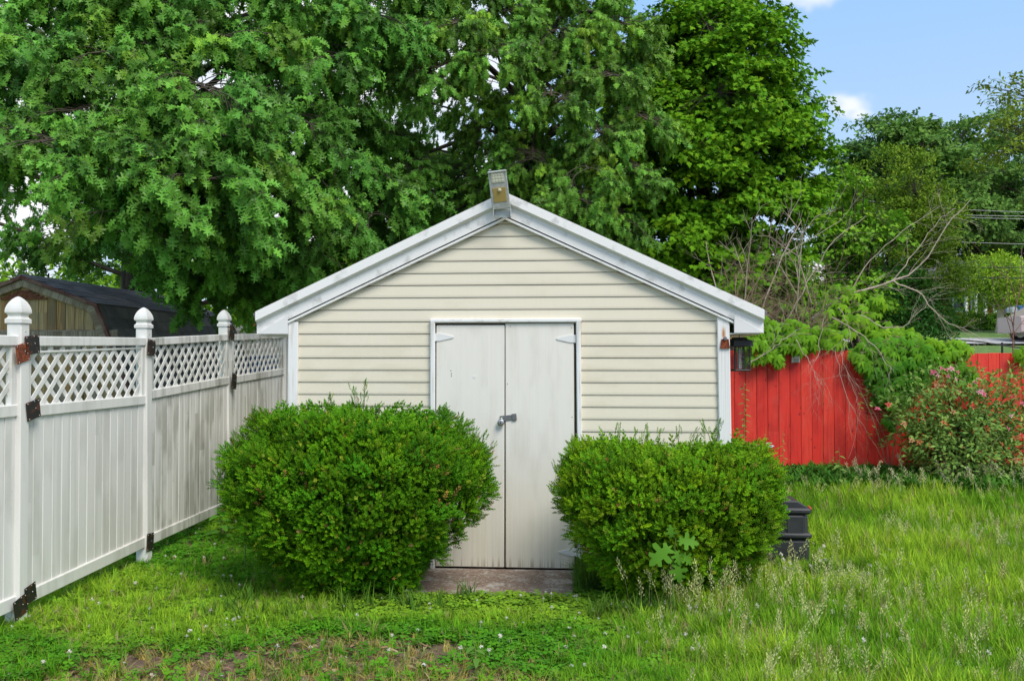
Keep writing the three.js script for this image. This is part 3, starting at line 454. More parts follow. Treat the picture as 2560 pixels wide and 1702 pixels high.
// ---------------------------------------------------------------- street and house far off on the right
function strip(x0, x1, z0, z1, up, n = 12) { const pos = [], uv = [], idx = []; for (let i = 0; i <= n; i++) for (const z of [z0, z1]) { const x = lerp(x0, x1, i / n); pos.push(x, groundH(x, z) + up, z); uv.push(x, z); } for (let i = 0; i < n; i++) { const a = i * 2; idx.push(a, a + 2, a + 1, a + 1, a + 2, a + 3); } const g = new THREE.BufferGeometry(); g.setAttribute('position', new THREE.Float32BufferAttribute(pos, 3)); g.setAttribute('uv', new THREE.Float32BufferAttribute(uv, 2)); g.setIndex(idx); g.computeVertexNormals(); return g; }
const DR = 38;
structure('road', strip(-60, 90, -37.2, -40.2, 0.05, 40), std({ map: tex(256, 256, (u, v) => { const c = 165 + 40 * (fbm(u * 12, v * 12, 131, 5, 12) - 0.5) + 20 * (vnoise(u * 100, v * 100, 132) - 0.5); return [c, c - 2, c - 6]; }, 0.3), roughness: 0.95 }), 'pale concrete street beyond the red fence');
{
  const hz = -56, gy = groundH(26, hz), o = thing('brick_house', 'red brick house with a columned porch across the street', 'house', [0, 0, hz]);
  const brick = std({ map: tex(256, 256, (u, v) => mixc([150, 58, 44], [112, 42, 34], fbm(u * 30, v * 30, 141, 3, 30)), 0.4), roughness: 0.9 });
  mesh('wall', moved(cbox(16, 2.5, 6, 0.02), 33, gy + 1.2, -4), brick, o);
  mesh('roof', moved(prism([[24, gy + 2.4], [42, gy + 2.4], [40.5, gy + 3.5], [25.5, gy + 3.5]], 8), 0, 0, -7.2), M.shingle[0], o);
  for (let k = 0; k < 5; k++) mesh('porch_column', moved(cbox(0.16, 2.3, 0.16, 0.02), 26.4 + k * 0.55, gy + 1.2, 0.6), M.white, o);
  for (const x of [26.7, 27.8]) { const w = mesh('window', moved(cbox(0.8, 1.4, 0.1, 0.02), x, gy + 1.3, -0.95), M.white, o); mesh('window_pane', moved(cbox(0.66, 1.24, 0.04, 0.01), x, gy + 1.3, -0.9), std({ color: lin(0.03, 0.04, 0.05), roughness: 0.1 }), w); }
  mesh('porch', moved(cbox(5, 0.25, 2.2, 0.02), 27.4, gy + 0.02, 0.2), M.block, o);
}
function vehicle(name, label, cat, pos, turn, color, prof, cab, wheelX) {
  const o = thing(name, label, cat, pos, turn), paint = phys({ color, roughness: 0.35, clearcoat: 1, clearcoatRoughness: 0.1 });
  mesh('body', moved(prism(prof, 1.7, 0.05), 0, 0, -0.85), paint, o);
  mesh('side_window', moved(prism(cab, 1.66, 0.02), 0, 0, -0.83), std({ color: lin(0.02, 0.025, 0.03), roughness: 0.08 }), o);
  for (const x of wheelX) for (const s of [-1, 1]) { const w = mesh('wheel', new THREE.CylinderGeometry(0.33, 0.33, 0.22, 20).rotateX(Math.PI / 2).translate(x, 0.33, s * 0.8), M.black, o); mesh('rim', new THREE.CylinderGeometry(0.2, 0.2, 0.235, 14).rotateX(Math.PI / 2).translate(x, 0.33, s * 0.8), M.steel, w); }
  return [o, paint];
}
{
  const tp = at(2648, 815, 50); vehicle('pickup_truck', 'bright blue pickup truck parked in front of the brick house', 'truck', [tp.x, groundH(tp.x, -50), -50], 0, lin(0.02, 0.12, 0.5), [[-2.6, 0.4], [2.6, 0.4], [2.6, 0.95], [1.3, 1.05], [0.6, 1.7], [-0.7, 1.7], [-0.9, 1.05], [-2.6, 1.05]], [[-0.72, 1.08], [1.15, 1.08], [0.55, 1.62], [-0.6, 1.62]], [-1.7, 1.6]);
  const cp = at(2712, 860, 37); vehicle('parked_car', 'pale pink silver car at the street edge on the far right', 'car', [cp.x, groundH(cp.x, -38.5) + 0.052, -38.5], 0, lin(0.5, 0.36, 0.36), [[-2.1, 0.35], [2.1, 0.35], [2.1, 0.75], [1.2, 0.9], [0.5, 1.4], [-0.9, 1.42], [-1.7, 0.95], [-2.1, 0.9]], [[-1.45, 0.95], [1.0, 0.93], [0.45, 1.34], [-0.85, 1.36]], [-1.3, 1.3]);
  const mp = at(2532, 852, 42), mb = thing('mailbox', 'grey mailbox on a white post across the street', 'mailbox', [mp.x, groundH(mp.x, -42), -42]);
  mesh('post', moved(cbox(0.1, 1.05, 0.1, 0.01), 0, 0.52, 0), M.white, mb); mesh('box', moved(prism([[-0.11, 0], [0.11, 0], [0.11, 0.16], [0.07, 0.23], [-0.07, 0.23], [-0.11, 0.16]], 0.45, 0.008), 0, 1.05, -0.2), M.alu, mb); mesh('flag', moved(cbox(0.01, 0.16, 0.06, 0.003), 0.13, 1.2, 0.05), std({ color: lin(0.5, 0.03, 0.03) }), mb);
  // wire fence on the near side of the street
  const wf = thing('wire_fence', 'low dark wire fence in front of the street', 'fence'); const t = new Tubes(); const q = (px, py) => at(px, py, 30);
  mesh('rail', t.add(curve([q(2330, 848), q(2430, 852), q(2560, 870), q(2700, 880)], 10), 0.025, 0.025, 6).geo(), M.black, wf);
  for (const px of [2395, 2507, 2620]) { const a = q(px, 860); mesh('fence_post', new Tubes().add([V(a.x, groundH(a.x, a.z) - 0.1, a.z), V(a.x, a.y + 0.05, a.z)], 0.035, 0.035, 8).geo(), M.black, wf); }
  // overhead lines
  [[[2080, 492], [2350, 520], [2600, 532], 'topmost thin utility wire crossing the far trees'], [[2080, 520], [2350, 536], [2600, 541], 'second utility wire from the top, one of a close pair'], [[2080, 526], [2350, 541], [2600, 549], 'lower wire of the close pair before the far trees'], [[2300, 602], [2420, 606], [2620, 612], 'utility wire crossing just above the small yellow-green tree'], [[2330, 666], [2430, 668], [2620, 668], 'upper of two wires crossing the small yellow-green tree'], [[2330, 692], [2430, 694], [2620, 694], 'lowest utility wire crossing the small yellow-green tree']].forEach(([a, b, c, lab], i) => tag(mesh('utility_wire', new Tubes().add(curve([a, b, c].map(([x, y]) => at(x, y, 29)), 14), 0.012, 0.012, 5).geo(), i < 4 ? M.greySteel : M.black, scene), lab, 'wire', 'overhead utility wires'));
}

// ---------------------------------------------------------------- leaf shapes (unit length, tip along +y, face +z)
function outlineLeaf(half, fold = 0.25, droop = 0.2, stalk = 0) {
  const right = half, left = half.slice().reverse().filter(([x]) => x > 0).map(([x, y]) => [-x, y]);
  const s = new THREE.Shape([...right, ...left].map(([x, y]) => new THREE.Vector2(x, y))), g = new THREE.ShapeGeometry(s), p = g.attributes.position;
  for (let i = 0; i < p.count; i++) { const x = p.getX(i), y = p.getY(i); p.setZ(i, Math.abs(x) * fold - droop * y * y); }
  g.computeVertexNormals(); if (stalk) g.translate(0, stalk, 0); g.deleteAttribute('uv'); return g;
}
const OAK = outlineLeaf([[0, 0], [0.03, 0.17], [0.2, 0.1], [0.22, 0.17], [0.05, 0.28], [0.05, 0.38], [0.42, 0.36], [0.44, 0.46], [0.07, 0.53], [0.06, 0.62], [0.33, 0.74], [0.27, 0.8], [0.05, 0.77], [0.06, 0.9], [0, 1.04]], 0.22, 0.3, 0.1);
const OAK_CURL = outlineLeaf([[0, 0], [0.03, 0.2], [0.13, 0.16], [0.15, 0.24], [0.05, 0.34], [0.06, 0.42], [0.3, 0.46], [0.3, 0.56], [0.07, 0.6], [0.06, 0.68], [0.22, 0.82], [0.05, 0.82], [0, 1.05]], 0.55, 0.6, 0.1);
const OAK_BROAD = outlineLeaf([[0, 0], [0.05, 0.18], [0.2, 0.14], [0.25, 0.24], [0.13, 0.33], [0.14, 0.4], [0.42, 0.42], [0.46, 0.54], [0.36, 0.6], [0.17, 0.58], [0.16, 0.66], [0.34, 0.78], [0.26, 0.86], [0.12, 0.82], [0.12, 0.93], [0, 1.04]], 0.2, 0.35, 0.1);
const OAK_FAR = outlineLeaf([[0, 0], [0.08, 0.25], [0.4, 0.35], [0.12, 0.55], [0.32, 0.75], [0, 1]], 0.2, 0.3, 0.1);
const MAPLE = outlineLeaf([[0, 0], [0.26, -0.1], [0.2, 0.12], [0.56, 0.24], [0.44, 0.36], [0.5, 0.52], [0.22, 0.45], [0.28, 0.72], [0.15, 0.7], [0, 1]], 0.16, 0.22, 0.12);
const OVAL = outlineLeaf([[0, 0], [0.16, 0.25], [0.2, 0.5], [0.12, 0.8], [0, 1]], 0.35, 0.2);
const DOCK = outlineLeaf([[0, 0], [0.14, 0.12], [0.24, 0.35], [0.22, 0.6], [0.1, 0.88], [0, 1]], 0.2, 0.5);
function multi(list) { return mergeGeometries(list.map(([g, m]) => g.clone().applyMatrix4(m))); }
const LM = (x, y, z, dir, nrm, s) => leafM(V(x, y, z), V(...dir), V(...nrm), s);
const leafletGeo = outlineLeaf([[0, 0], [0.06, 0.15], [0.175, 0.5], [0.14, 0.74], [0.05, 0.92], [0, 1.05]], 0.28, 0.4);
const CREEPER = multi([-1.5, -0.75, 0, 0.75, 1.5].map((a, i) => [leafletGeo, LM(0, 0.12, 0, [Math.sin(a), Math.cos(a), -0.1], [Math.sin(a) * 0.1, 0, 1], [0.62, 0.85, 1, 0.85, 0.62][i])]));
// boxwood sprig: paired small leaves on a short shoot, length 1
const SPRIG = (() => {
  const r = rng(404), leaf = (() => { const g = new THREE.BufferGeometry(); g.setAttribute('position', new THREE.Float32BufferAttribute([0, 0, 0, 0.26, 0.45, 0.1, 0.2, 0.8, 0.06, 0, 1, -0.04, -0.2, 0.8, 0.06, -0.26, 0.45, 0.1], 3)); g.setIndex([0, 1, 5, 1, 2, 4, 1, 4, 5, 2, 3, 4]); g.computeVertexNormals(); return g; })(), list = [];
  for (let k = 0; k < 7; k++) for (const s of [0, Math.PI]) { const a = s + (k % 2) * 1.57 + (r() - 0.5) * 0.5, up = 0.55 + k * 0.12, y = 0.12 + k * 0.125; list.push([leaf, LM(0, y, 0, [Math.cos(a), up, Math.sin(a)], [-Math.cos(a) * up, 1, -Math.sin(a) * up], (k > 5 ? 0.17 : 0.25) * (0.85 + r() * 0.3))]); }
  list.push([leaf, LM(0, 0.95, 0, [0.2, 1, 0.1], [0, 0, 1], 0.18)]);
  return multi(list);
})();
const SPRAY = (() => { const r = rng(55), list = []; for (let k = 0; k < 9; k++) { const a = k * 2.4, y = 0.15 + k * 0.09; list.push([OVAL, LM(0, y, 0, [Math.cos(a), 0.5 + r() * 0.5, Math.sin(a)], [-Math.cos(a) * 0.5 + r() * 0.6 - 0.3, 1, -Math.sin(a) * 0.5], 0.42 + r() * 0.16)]); } return multi(list); })();

// greens (linear)
function tint(r, base, spread = 0.25, warm = 0) { const k = 1 + (r() - 0.5) * spread * 2, w = warm * (r() - 0.3); return lin(clamp(base[0] * k * (1 + w * 1.6), 0, 1), clamp(base[1] * k * (1 + w * 0.5), 0, 1), clamp(base[2] * k * (1 - w * 0.5), 0, 1)); }
function rdir(r) { const z = r() * 2 - 1, a = r() * 6.2832, s = Math.sqrt(1 - z * z); return V(Math.cos(a) * s, z, Math.sin(a) * s); }
const camPos = V(0, EYE, 0);
// put a crown's leaves on a tree: those that show largest as leaves of their own, the rest as one mass
function crown(o, geos, mat, L, own, name = 'leaf', massName = 'crown') {
  const geo = Array.isArray(geos) ? geos[0] : geos;
  if (own) {
    const score = L.map((l, i) => { const q = V(0, 0, 0).setFromMatrixPosition(l.m), d = q.distanceTo(camPos), sx = 1280 + q.x / -q.z * FOC, sy = 851 - ((q.y - EYE) / -q.z - PITCH) * FOC; return [sx > 0 && sx < 2560 && sy > 0 && sy < 1600 ? d : d + 100, i]; }).sort((a, b) => a[0] - b[0]);
    const pick = new Set(score.slice(0, own).map((s) => s[1])); let acc = lin(0, 0, 0), n = 0; for (const i of pick) { acc.add(L[i].c); n++; } acc.multiplyScalar(1 / n);
    const mats = [0.8, 1, 1.22].map((k) => { const m = mat.clone(); m.color = lin(acc.r * k, acc.g * k, acc.b * k); return m; });
    L.forEach((l, i) => { if (!pick.has(i)) return; const m = mesh(name, geo, mats[i % 3], o); l.m.decompose(m.position, m.quaternion, m.scale); });
    L = L.filter((l, i) => !pick.has(i));
  }
  if (Array.isArray(geos)) geos.forEach((g, k) => { const part = L.filter((l, i) => i % geos.length === k); inst(massName, g, mat, part.map((l) => l.m), part.map((l) => l.c), o); });
  else inst(massName, geo, mat, L.map((l) => l.m), L.map((l) => l.c), o);
}

// oak with spreading, drooping limbs: trunk, limbs, side branches, twigs and leaves at the twig ends
function oak(name, label, P) {
  const o = thing(name, label, 'tree', [0, 0, 0], 0, undefined), r = rng(P.seed), base = P.base, wood = new Tubes(), fine = new Tubes(), L = [];
  const trunkTop = P.height, tp = []; for (let k = 0; k <= 10; k++) tp.push(V(base.x + Math.sin(k * 0.9 + P.seed) * 0.12 * k / 10, base.y - 0.3 + k / 10 * trunkTop, base.z + Math.cos(k * 1.1) * 0.1 * k / 10));
  const trunk = new Tubes().add([tp[0], tp[0].clone().lerp(tp[1], 0.3), ...tp.slice(1)], P.r * 1.15, P.r * 0.3, 14);
  mesh('trunk', trunk.geo(), M.bark, o);
  const onTrunk = (h) => { const f = clamp((h + 0.3) / trunkTop) * 10, i = Math.min(9, Math.floor(f)); return tp[i].clone().lerp(tp[i + 1], f - i); };
  const droopAxis = V(0, -1, 0);
  const dress = (pts, r0, subs, len, t0, tEnd, young, short = 1) => {            // side branches, twigs and leaves along one limb
    wood.add(pts, r0, 0.01, 7); const nseg = pts.length - 1;
    for (let s = 0; s < subs; s++) {
      const t = t0 + (tEnd - t0) * (s + r()) / subs, fi = Math.min(nseg - 1e-3, t * nseg), i0 = Math.floor(fi), q0 = pts[i0].clone().lerp(pts[i0 + 1], fi - i0), tan = pts[i0 + 1].clone().sub(pts[i0]).normalize();
      { const sx = q0.x / -q0.z, sy = (q0.y - EYE) / -q0.z; if ((Math.abs(sx) > 0.68 || sy > 0.5 || q0.z < base.z - 2.2) && r() < 0.55) continue; if (P.skip && P.skip(q0)) continue; }
      const side = V(0, 1, 0).cross(tan).normalize().multiplyScalar(s % 2 ? 1 : -1), sd = tan.clone().multiplyScalar(0.6).addScaledVector(side, 0.6 + r() * 0.4).add(V(0, 0.3 + (r() - 0.5) * 0.7, 0)).normalize(), sl = short * P.subLen * (0.5 + r() * 0.8) * lerp(1.05, 0.6, t);
      const sp = [q0.clone()]; let q = q0.clone(), dcur = sd.clone(); for (let k = 1; k <= 5; k++) { dcur.addScaledVector(droopAxis, P.subDroop * (0.5 + 0.25 * k)).add(rdir(r).multiplyScalar(0.16)).normalize(); q = q.clone().addScaledVector(dcur, sl / 5); sp.push(q); }
      fine.add(sp, 0.007, 0.0025, 4);
      const hueT = r(), col = tint(r, P.green, 0.48, 0.05 + (hueT > 0.75 ? 0.35 : 0) + young * 0.25);
      for (let w = 0; w < P.twigs; w++) {
        const tt = 0.45 + 0.55 * (w + r() * 0.8) / P.twigs, fj = Math.min(4.999, tt * 5), j0 = Math.floor(fj), a0 = sp[j0].clone().lerp(sp[j0 + 1], fj - j0), td = sp[j0 + 1].clone().sub(sp[j0]).normalize();
        const d2 = td.clone().multiplyScalar(0.8).add(rdir(r).multiplyScalar(0.7)).add(V(0, 0.05, 0)).normalize(), tl = P.twigLen * (0.6 + r() * 0.7), a1 = a0.clone().addScaledVector(d2, tl).add(V(0, -tl * 0.25, 0));
        fine.add([a0, a1], 0.0035, 0.0018, 3);
        for (let l = 0; l < P.leaves; l++) {
          const u = 0.3 + 0.7 * (l + r()) / P.leaves, pos = a0.clone().lerp(a1, u), ld = d2.clone().multiplyScalar(0.6).add(rdir(r).multiplyScalar(0.62)).add(V(0, -0.42 * P.hang, 0)).normalize();
          const nm = V(0.1, 0.75, 0.45).add(rdir(r).multiplyScalar(0.6));
          L.push({ m: leafM(pos, ld, nm, P.leaf * (0.5 + r() * 0.75)), c: col.clone().multiplyScalar(0.75 + r() * 0.5) });
        }
      }
    }
  };
  // limbs that reach out to the big sprays on the near side
  for (const [px, py, d, n] of P.sprays) {
    const e = at(px, py, d), h = clamp(e.y + 0.2 + e.distanceTo(V(base.x, e.y, base.z)) * 0.06, P.low, trunkTop * 0.9), st = onTrunk(h), mid = st.clone().lerp(e, 0.5).add(V((r() - 0.5) * 0.8, 0.55, 0)), m2 = st.clone().lerp(e, 0.82).add(V(0, 0.3, 0)), len = st.distanceTo(e);
    dress(curve([st, mid, m2, e], 10), 0.035 + 0.006 * len, Math.round((n ?? 22) * 0.72), len, 0.74, 1.0, 0.5, 0.78);
  }
  for (let b = 0; b < P.limbs; b++) {
    const f = (b + 0.5) / P.limbs, h = lerp(P.low, trunkTop * 0.95, Math.pow(f, 1.15)), az = b * 2.39996 + r() * 0.7 + P.seed, len = lerp(P.reach, P.reach * 0.35, f * f) * (0.7 + r() * 0.45), rise = lerp(P.rise[0], P.rise[1], f) + (r() - 0.5) * 0.25;
    const out = V(Math.cos(az), 0, Math.sin(az)), pts = [], st = onTrunk(h); let p = st.clone(); const nseg = 9, w1 = (r() - 0.5) * 0.8;
    pts.push(p.clone()); for (let k = 1; k <= nseg; k++) { const t = k / nseg, sl = rise - P.droop * t * t; const dd = out.clone().applyAxisAngle(V(0, 1, 0), w1 * Math.sin(t * 3)).setY(sl + (r() - 0.5) * 0.25).normalize(); p = p.clone().addScaledVector(dd, len / nseg); pts.push(p); }
    dress(pts, P.r * lerp(0.2, 0.1, f) * (0.7 + r() * 0.6), Math.round(P.subs * len / P.reach), len, 0.25, 1, 0);
  }
  mesh('limbs', wood.geo(), M.bark, o); mesh('twigs', fine.geo(), M.twig, o).userData.kind = 'stuff';
  crown(o, [OAK, OAK_CURL, OAK_BROAD], M.leaf, L, P.own);
  return L.length;
}
const p1 = at(345, 730, 17.3), log = [];
const sprays1 = [[100, 355, 9.8, 34], [30, 330, 10.2, 24], [250, 130, 11, 26], [180, 280, 10.6, 26], [420, 300, 10.4, 26], [520, 220, 10.2, 30], [340, 335, 10.2], [430, 375, 9.9, 26], [560, 340, 10.2, 30], [270, 425, 9.9, 20], [500, 455, 9.8, 34], [570, 545, 10.3, 24], [700, 495, 11, 26], [640, 420, 11], [760, 300, 11.6, 24], [820, 140, 12], [680, 100, 12], [560, 90, 11.5], [900, 420, 12.5], [930, 540, 12.6, 26], [800, 640, 12.2, 24], [640, 675, 13.2, 26], [560, 705, 12.4, 22], [720, 625, 13, 24], [480, 635, 12, 24], [90, 120, 11], [330, 20, 11.5], [950, 40, 12.5], [860, 270, 13], [1020, 470, 13.4, 24], [980, 330, 14], [700, 470, 12.2, 24], [620, 585, 11.6, 22], [20, 220, 11, 24], [450, 495, 10.4, 22], [150, 600, 14.5, 14], [330, 560, 13.5, 14], [150, -50, 11.5, 22], [420, -60, 11.5, 22], [640, -50, 12, 22], [820, -60, 12.5, 22], [1000, -50, 13, 22], [760, 30, 13.5, 20], [250, -20, 13, 20], [920, 130, 14, 18]];
const sprays2 = [[1130, 60, 13, 26], [1230, 130, 12.8, 28], [1380, 240, 13], [1530, 190, 13.2, 26], [1500, 330, 13.2], [1330, 400, 13.4, 26], [1570, 420, 13.2, 24], [1440, 500, 13, 28], [1090, 170, 13], [1560, 60, 13.6], [1380, 80, 13.4, 26], [1220, 330, 14], [1010, 420, 13.8], [1090, 540, 14.6, 26], [1620, 300, 13.6, 22], [1260, 30, 13.4], [1450, 140, 13.6], [1330, 520, 13.6, 26], [1250, 450, 14], [1480, 420, 13.8], [1160, 440, 14.6], [1530, 540, 13.4, 20], [1420, 380, 14.2], [1290, 250, 14], [1010, 610, 14.6, 26], [900, 660, 14.8, 24], [1590, 130, 14], [1180, -50, 13.4, 22], [1330, -60, 13.6, 22], [1480, -50, 13.6, 22], [1050, 20, 14, 20]];
log.push(oak('pin_oak', 'large oak with lobed drooping leaves towering over the barn shed', { seed: 3, base: V(p1.x, 0, p1.z), height: 13.5, r: 0.33, low: 2.3, limbs: 46, reach: 7.6, rise: [0.24, 1.0], droop: 0.85, subs: 22, subLen: 1.2, subDroop: 0.15, twigs: 10, twigLen: 0.32, leaves: 13, leaf: 0.118, hang: 1.7, green: [0.11, 0.3, 0.036], own: 300, sprays: sprays1, skip: (q) => q.x > -2.6 && q.z > -12 && q.y < 4.2 && q.x > -1.2 }));
log.push(oak('willow_oak', 'second oak with finer hanging leaves behind the shed peak', { seed: 8, base: V(0.4, 0, -17.2), height: 12.5, r: 0.24, low: 2.9, limbs: 44, reach: 4.3, rise: [0.3, 1.3], droop: 0.8, subs: 19, subLen: 0.95, subDroop: 0.2, twigs: 10, twigLen: 0.28, leaves: 14, leaf: 0.092, hang: 2.3, green: [0.13, 0.31, 0.034], own: 300, sprays: sprays2, skip: (q) => q.x > 2.3 && q.y < 4.5 }));

// rounder trees and shrubs: tufts of leaves spread through a lobed volume, each tuft on a twig from a limb
function tufted(name, label, cat, P, group) {
  const o = thing(name, label, cat, [0, 0, 0], 0, group), r = rng(P.seed), C = P.center, R = P.radii, L = [], wood = new Tubes(), fine = new Tubes();
  const base = V(C.x + (P.lean ?? 0), P.ground ?? groundH(C.x, C.z), C.z), topY = C.y + R.y * 0.75;
  if (P.r) mesh('trunk', new Tubes().add(curve([base.clone().add(V(0, -0.2, 0)), V(lerp(base.x, C.x, 0.4) + 0.04, lerp(base.y, topY, 0.35), C.z + 0.05), V(C.x, topY, C.z)], 10), P.r * 1.1, P.r * 0.2, 10).geo(), P.barkMat ?? M.bark, o);
  const limbs = []; for (let k = 0; k < (P.limbs ?? 12); k++) { const f = (k + 0.5) / (P.limbs ?? 12), az = k * 2.4 + r(), e = lerp(-0.3, 1.2, f), dirL = V(Math.cos(az) * Math.cos(e), Math.sin(e), Math.sin(az) * Math.cos(e)), end = V(C.x + dirL.x * R.x * 0.85, C.y + dirL.y * R.y * 0.85, C.z + dirL.z * R.z * 0.85), h0 = lerp(base.y, end.y, 0.45), s = V(lerp(base.x, C.x, 0.5), Math.max(h0, base.y + 0.15), C.z); const pts = curve([s, s.clone().lerp(end, 0.5).add(V(0, -0.08 * R.y, 0)), end], 6); limbs.push(pts); wood.add(pts, Math.max(P.r ? P.r * 0.35 : 0.012, 0.01), 0.006, 5); }
  const lobes = []; for (let k = 0; k < (P.lobes ?? 14); k++) lobes.push([rdir(r), 0.7 + r() * 0.5]);
  const boughs = []; let bough = null;
  for (let t = 0; t < P.tufts; t++) {
    const fresh = !P.bough || t % P.bough[0] === 0, d = fresh ? rdir(r) : boughs[boughs.length - 1].clone(); if (fresh && P.front && d.z < -0.2 && r() < 0.6) d.z *= -1;
    let lob = 0; for (const [q, s] of lobes) lob = Math.max(lob, s * smooth(0.72, 0.98, q.dot(d)));
    const shell = 1 - Math.pow(r(), P.pow ?? 1.6) * (P.deep ?? 0.6), rho = shell * (1 + (P.lumpy ?? 0.16) * (lob - 0.35) + (P.ragged ?? 0.06) * (r() - 0.5) * 2);
    let yy = d.y, wide = 1; if (P.shape) [wide, yy] = P.shape(d);
    let pos = V(C.x + d.x * R.x * rho * wide, C.y + yy * R.y * rho, C.z + d.z * R.z * rho * wide);
    if (P.bough) { if (fresh) { bough = pos; boughs.push(d); } else { const w = P.bough[1], a = r() * 6.283, q = Math.sqrt(r()); pos = bough.clone().add(V(Math.cos(a) * q * w, (r() - 0.5) * w * 0.35 - q * q * w * (P.bough[2] ?? 0.4), Math.sin(a) * q * w)).addScaledVector(d, 0.1 * w); } }
    if (pos.y < base.y + 0.05) continue;
    const lp = limbs[(r() * limbs.length) | 0]; let best = limbs[0][3], bd = 1e9; for (const li of limbs) for (let q = 1; q < li.length; q++) { const dd = li[q].distanceToSquared(pos); if (dd < bd) { bd = dd; best = li[q]; } }
    if (P.twigR && t % (P.twigEvery ?? 1) === 0) fine.add([best, best.clone().lerp(pos, 0.5).add(V(0, 0.04, 0)), pos], P.twigR, P.twigR * 0.4, 3);
    const outd = V(d.x, d.y * 0.6 + (P.up ?? 0.2), d.z).normalize(), hue = r();
    for (let l = 0; l < P.leaves; l++) {
      const q = rdir(r).multiply(V(1, P.flat ?? 0.5, 1)).multiplyScalar(P.tuftR * Math.sqrt(r())), lp2 = pos.clone().add(q).addScaledVector(V(0, -1, 0), P.tuftR * 0.5 * (q.x * q.x + q.z * q.z) / (P.tuftR * P.tuftR));
      const ld = outd.clone().multiplyScalar(0.5).add(rdir(r).multiplyScalar(0.8)).add(V(q.x, 0, q.z).multiplyScalar(0.8 / P.tuftR)).add(V(0, -(P.hang ?? 0.4), 0)), nm = outd.clone().multiplyScalar(0.5).add(V(0, 0.7, 0.15)).add(rdir(r).multiplyScalar(0.6));
      L.push({ m: leafM(lp2, ld, nm, P.leaf * (0.6 + r() * 0.6)), c: tint(r, P.green, P.spread ?? 0.25, 0.15 + (P.warm ?? 0.2) * (hue - 0.3)) });
    }
  }
  mesh('branches', wood.geo(), P.barkMat ?? M.bark, o); if (P.twigR) mesh('twigs', fine.geo(), P.twigMat ?? M.twig, o).userData.kind = 'stuff';
  crown(o, P.geo, P.mat ?? M.leafMatt, L, P.own ?? 0, 'leaf', P.massName ?? 'crown'); log.push(L.length); return o;
}
const egg = (lo, hi) => (d) => [lerp(lo, hi, (d.y + 1) / 2), d.y];
tufted('maple_tree', 'dense bright green maple rising behind the right roof slope', 'tree', { seed: 21, center: V(3.2, 4.75, -16.2), radii: V(1.92, 3.75, 1.95), r: 0.22, limbs: 26, tufts: 7600, bough: [10, 0.38, 0.55], leaves: 15, tuftR: 0.19, flat: 0.35, leaf: 0.092, geo: MAPLE, green: [0.118, 0.3, 0.01], warm: 0.8, hang: 0.45, deep: 0.5, lumpy: 0.3, twigR: 0.005, twigEvery: 3, front: true, own: 300, ground: 0, shape: egg(1.06, 0.74) });
tufted('maple_sapling', 'light green young maple right of the big maple above dead brush', 'tree', { seed: 23, center: at(2135, 590, 16.6).setZ(-16.6), radii: V(0.75, 1.1, 0.7), r: 0.06, limbs: 9, tufts: 420, bough: [8, 0.3, 0.5], leaves: 13, tuftR: 0.16, flat: 0.35, leaf: 0.085, geo: MAPLE, green: [0.18, 0.4, 0.03], warm: 0.5, twigR: 0.004, deep: 0.8, lumpy: 0.3 });
tufted('wax_myrtle', 'olive green upright shrubby tree behind the red fence', 'tree', { seed: 25, center: at(2225, 640, 18.5), radii: V(1.42, 1.75, 1.2), r: 0.1, limbs: 16, tufts: 3000, bough: [9, 0.26, -0.5], leaves: 12, tuftR: 0.13, flat: 0.9, leaf: 0.075, geo: OVAL, green: [0.165, 0.29, 0.024], up: 0.7, hang: -0.3, deep: 0.5, lumpy: 0.22, ragged: 0.1, warm: 0.4, twigR: 0.004, twigEvery: 3, front: true });
tufted('holly_shrub', 'dark green glossy shrub low behind the vine covered red fence', 'shrub', { seed: 27, center: at(2215, 800, 17.6), radii: V(1.2, 1.0, 0.9), r: 0.05, limbs: 10, tufts: 900, leaves: 12, tuftR: 0.16, flat: 0.8, leaf: 0.085, geo: OVAL, mat: M.leafGloss, green: [0.06, 0.2, 0.03], up: 0.3, hang: 0, deep: 0.45, lumpy: 0.2, front: true });
// far trees on the right
tufted('tall_oak', 'tall dark green tree crown against the sky at far right', 'tree', { seed: 33, center: at(2305, 510, 62), radii: V(4.6, 5.3, 4.4), r: 0.3, limbs: 30, tufts: 2800, bough: [16, 1.2, 0.35], leaves: 16, tuftR: 0.5, flat: 0.7, leaf: 0.34, geo: OAK_FAR, green: [0.12, 0.25, 0.045], deep: 0.75, lumpy: 0.42, lobes: 20, twigR: 0.03, twigEvery: 2, hang: 0.1, up: 0.5 });
tufted('tall_oak', 'broad blue-green tree crown cut by the right picture edge', 'tree', { seed: 35, center: at(2540, 545, 66), radii: V(5.2, 6.2, 4.8), r: 0.3, limbs: 30, tufts: 2800, bough: [16, 1.2, 0.35], leaves: 16, tuftR: 0.5, flat: 0.7, leaf: 0.34, geo: OAK_FAR, green: [0.125, 0.26, 0.06], deep: 0.75, lumpy: 0.42, lobes: 20, twigR: 0.03, twigEvery: 2, hang: 0.1, up: 0.5 });
tufted('small_tree', 'left lobe of far tree row beside the maple, shorter and dark', 'tree', { seed: 37, center: at(2160, 500, 60), radii: V(2.1, 3.1, 2.2), r: 0.2, limbs: 18, tufts: 950, bough: [14, 1.0, 0.35], leaves: 16, tuftR: 0.48, flat: 0.7, leaf: 0.34, geo: OAK_FAR, green: [0.095, 0.21, 0.045], deep: 0.75, lumpy: 0.4, twigR: 0.03, twigEvery: 2, hang: 0.1, up: 0.5 });
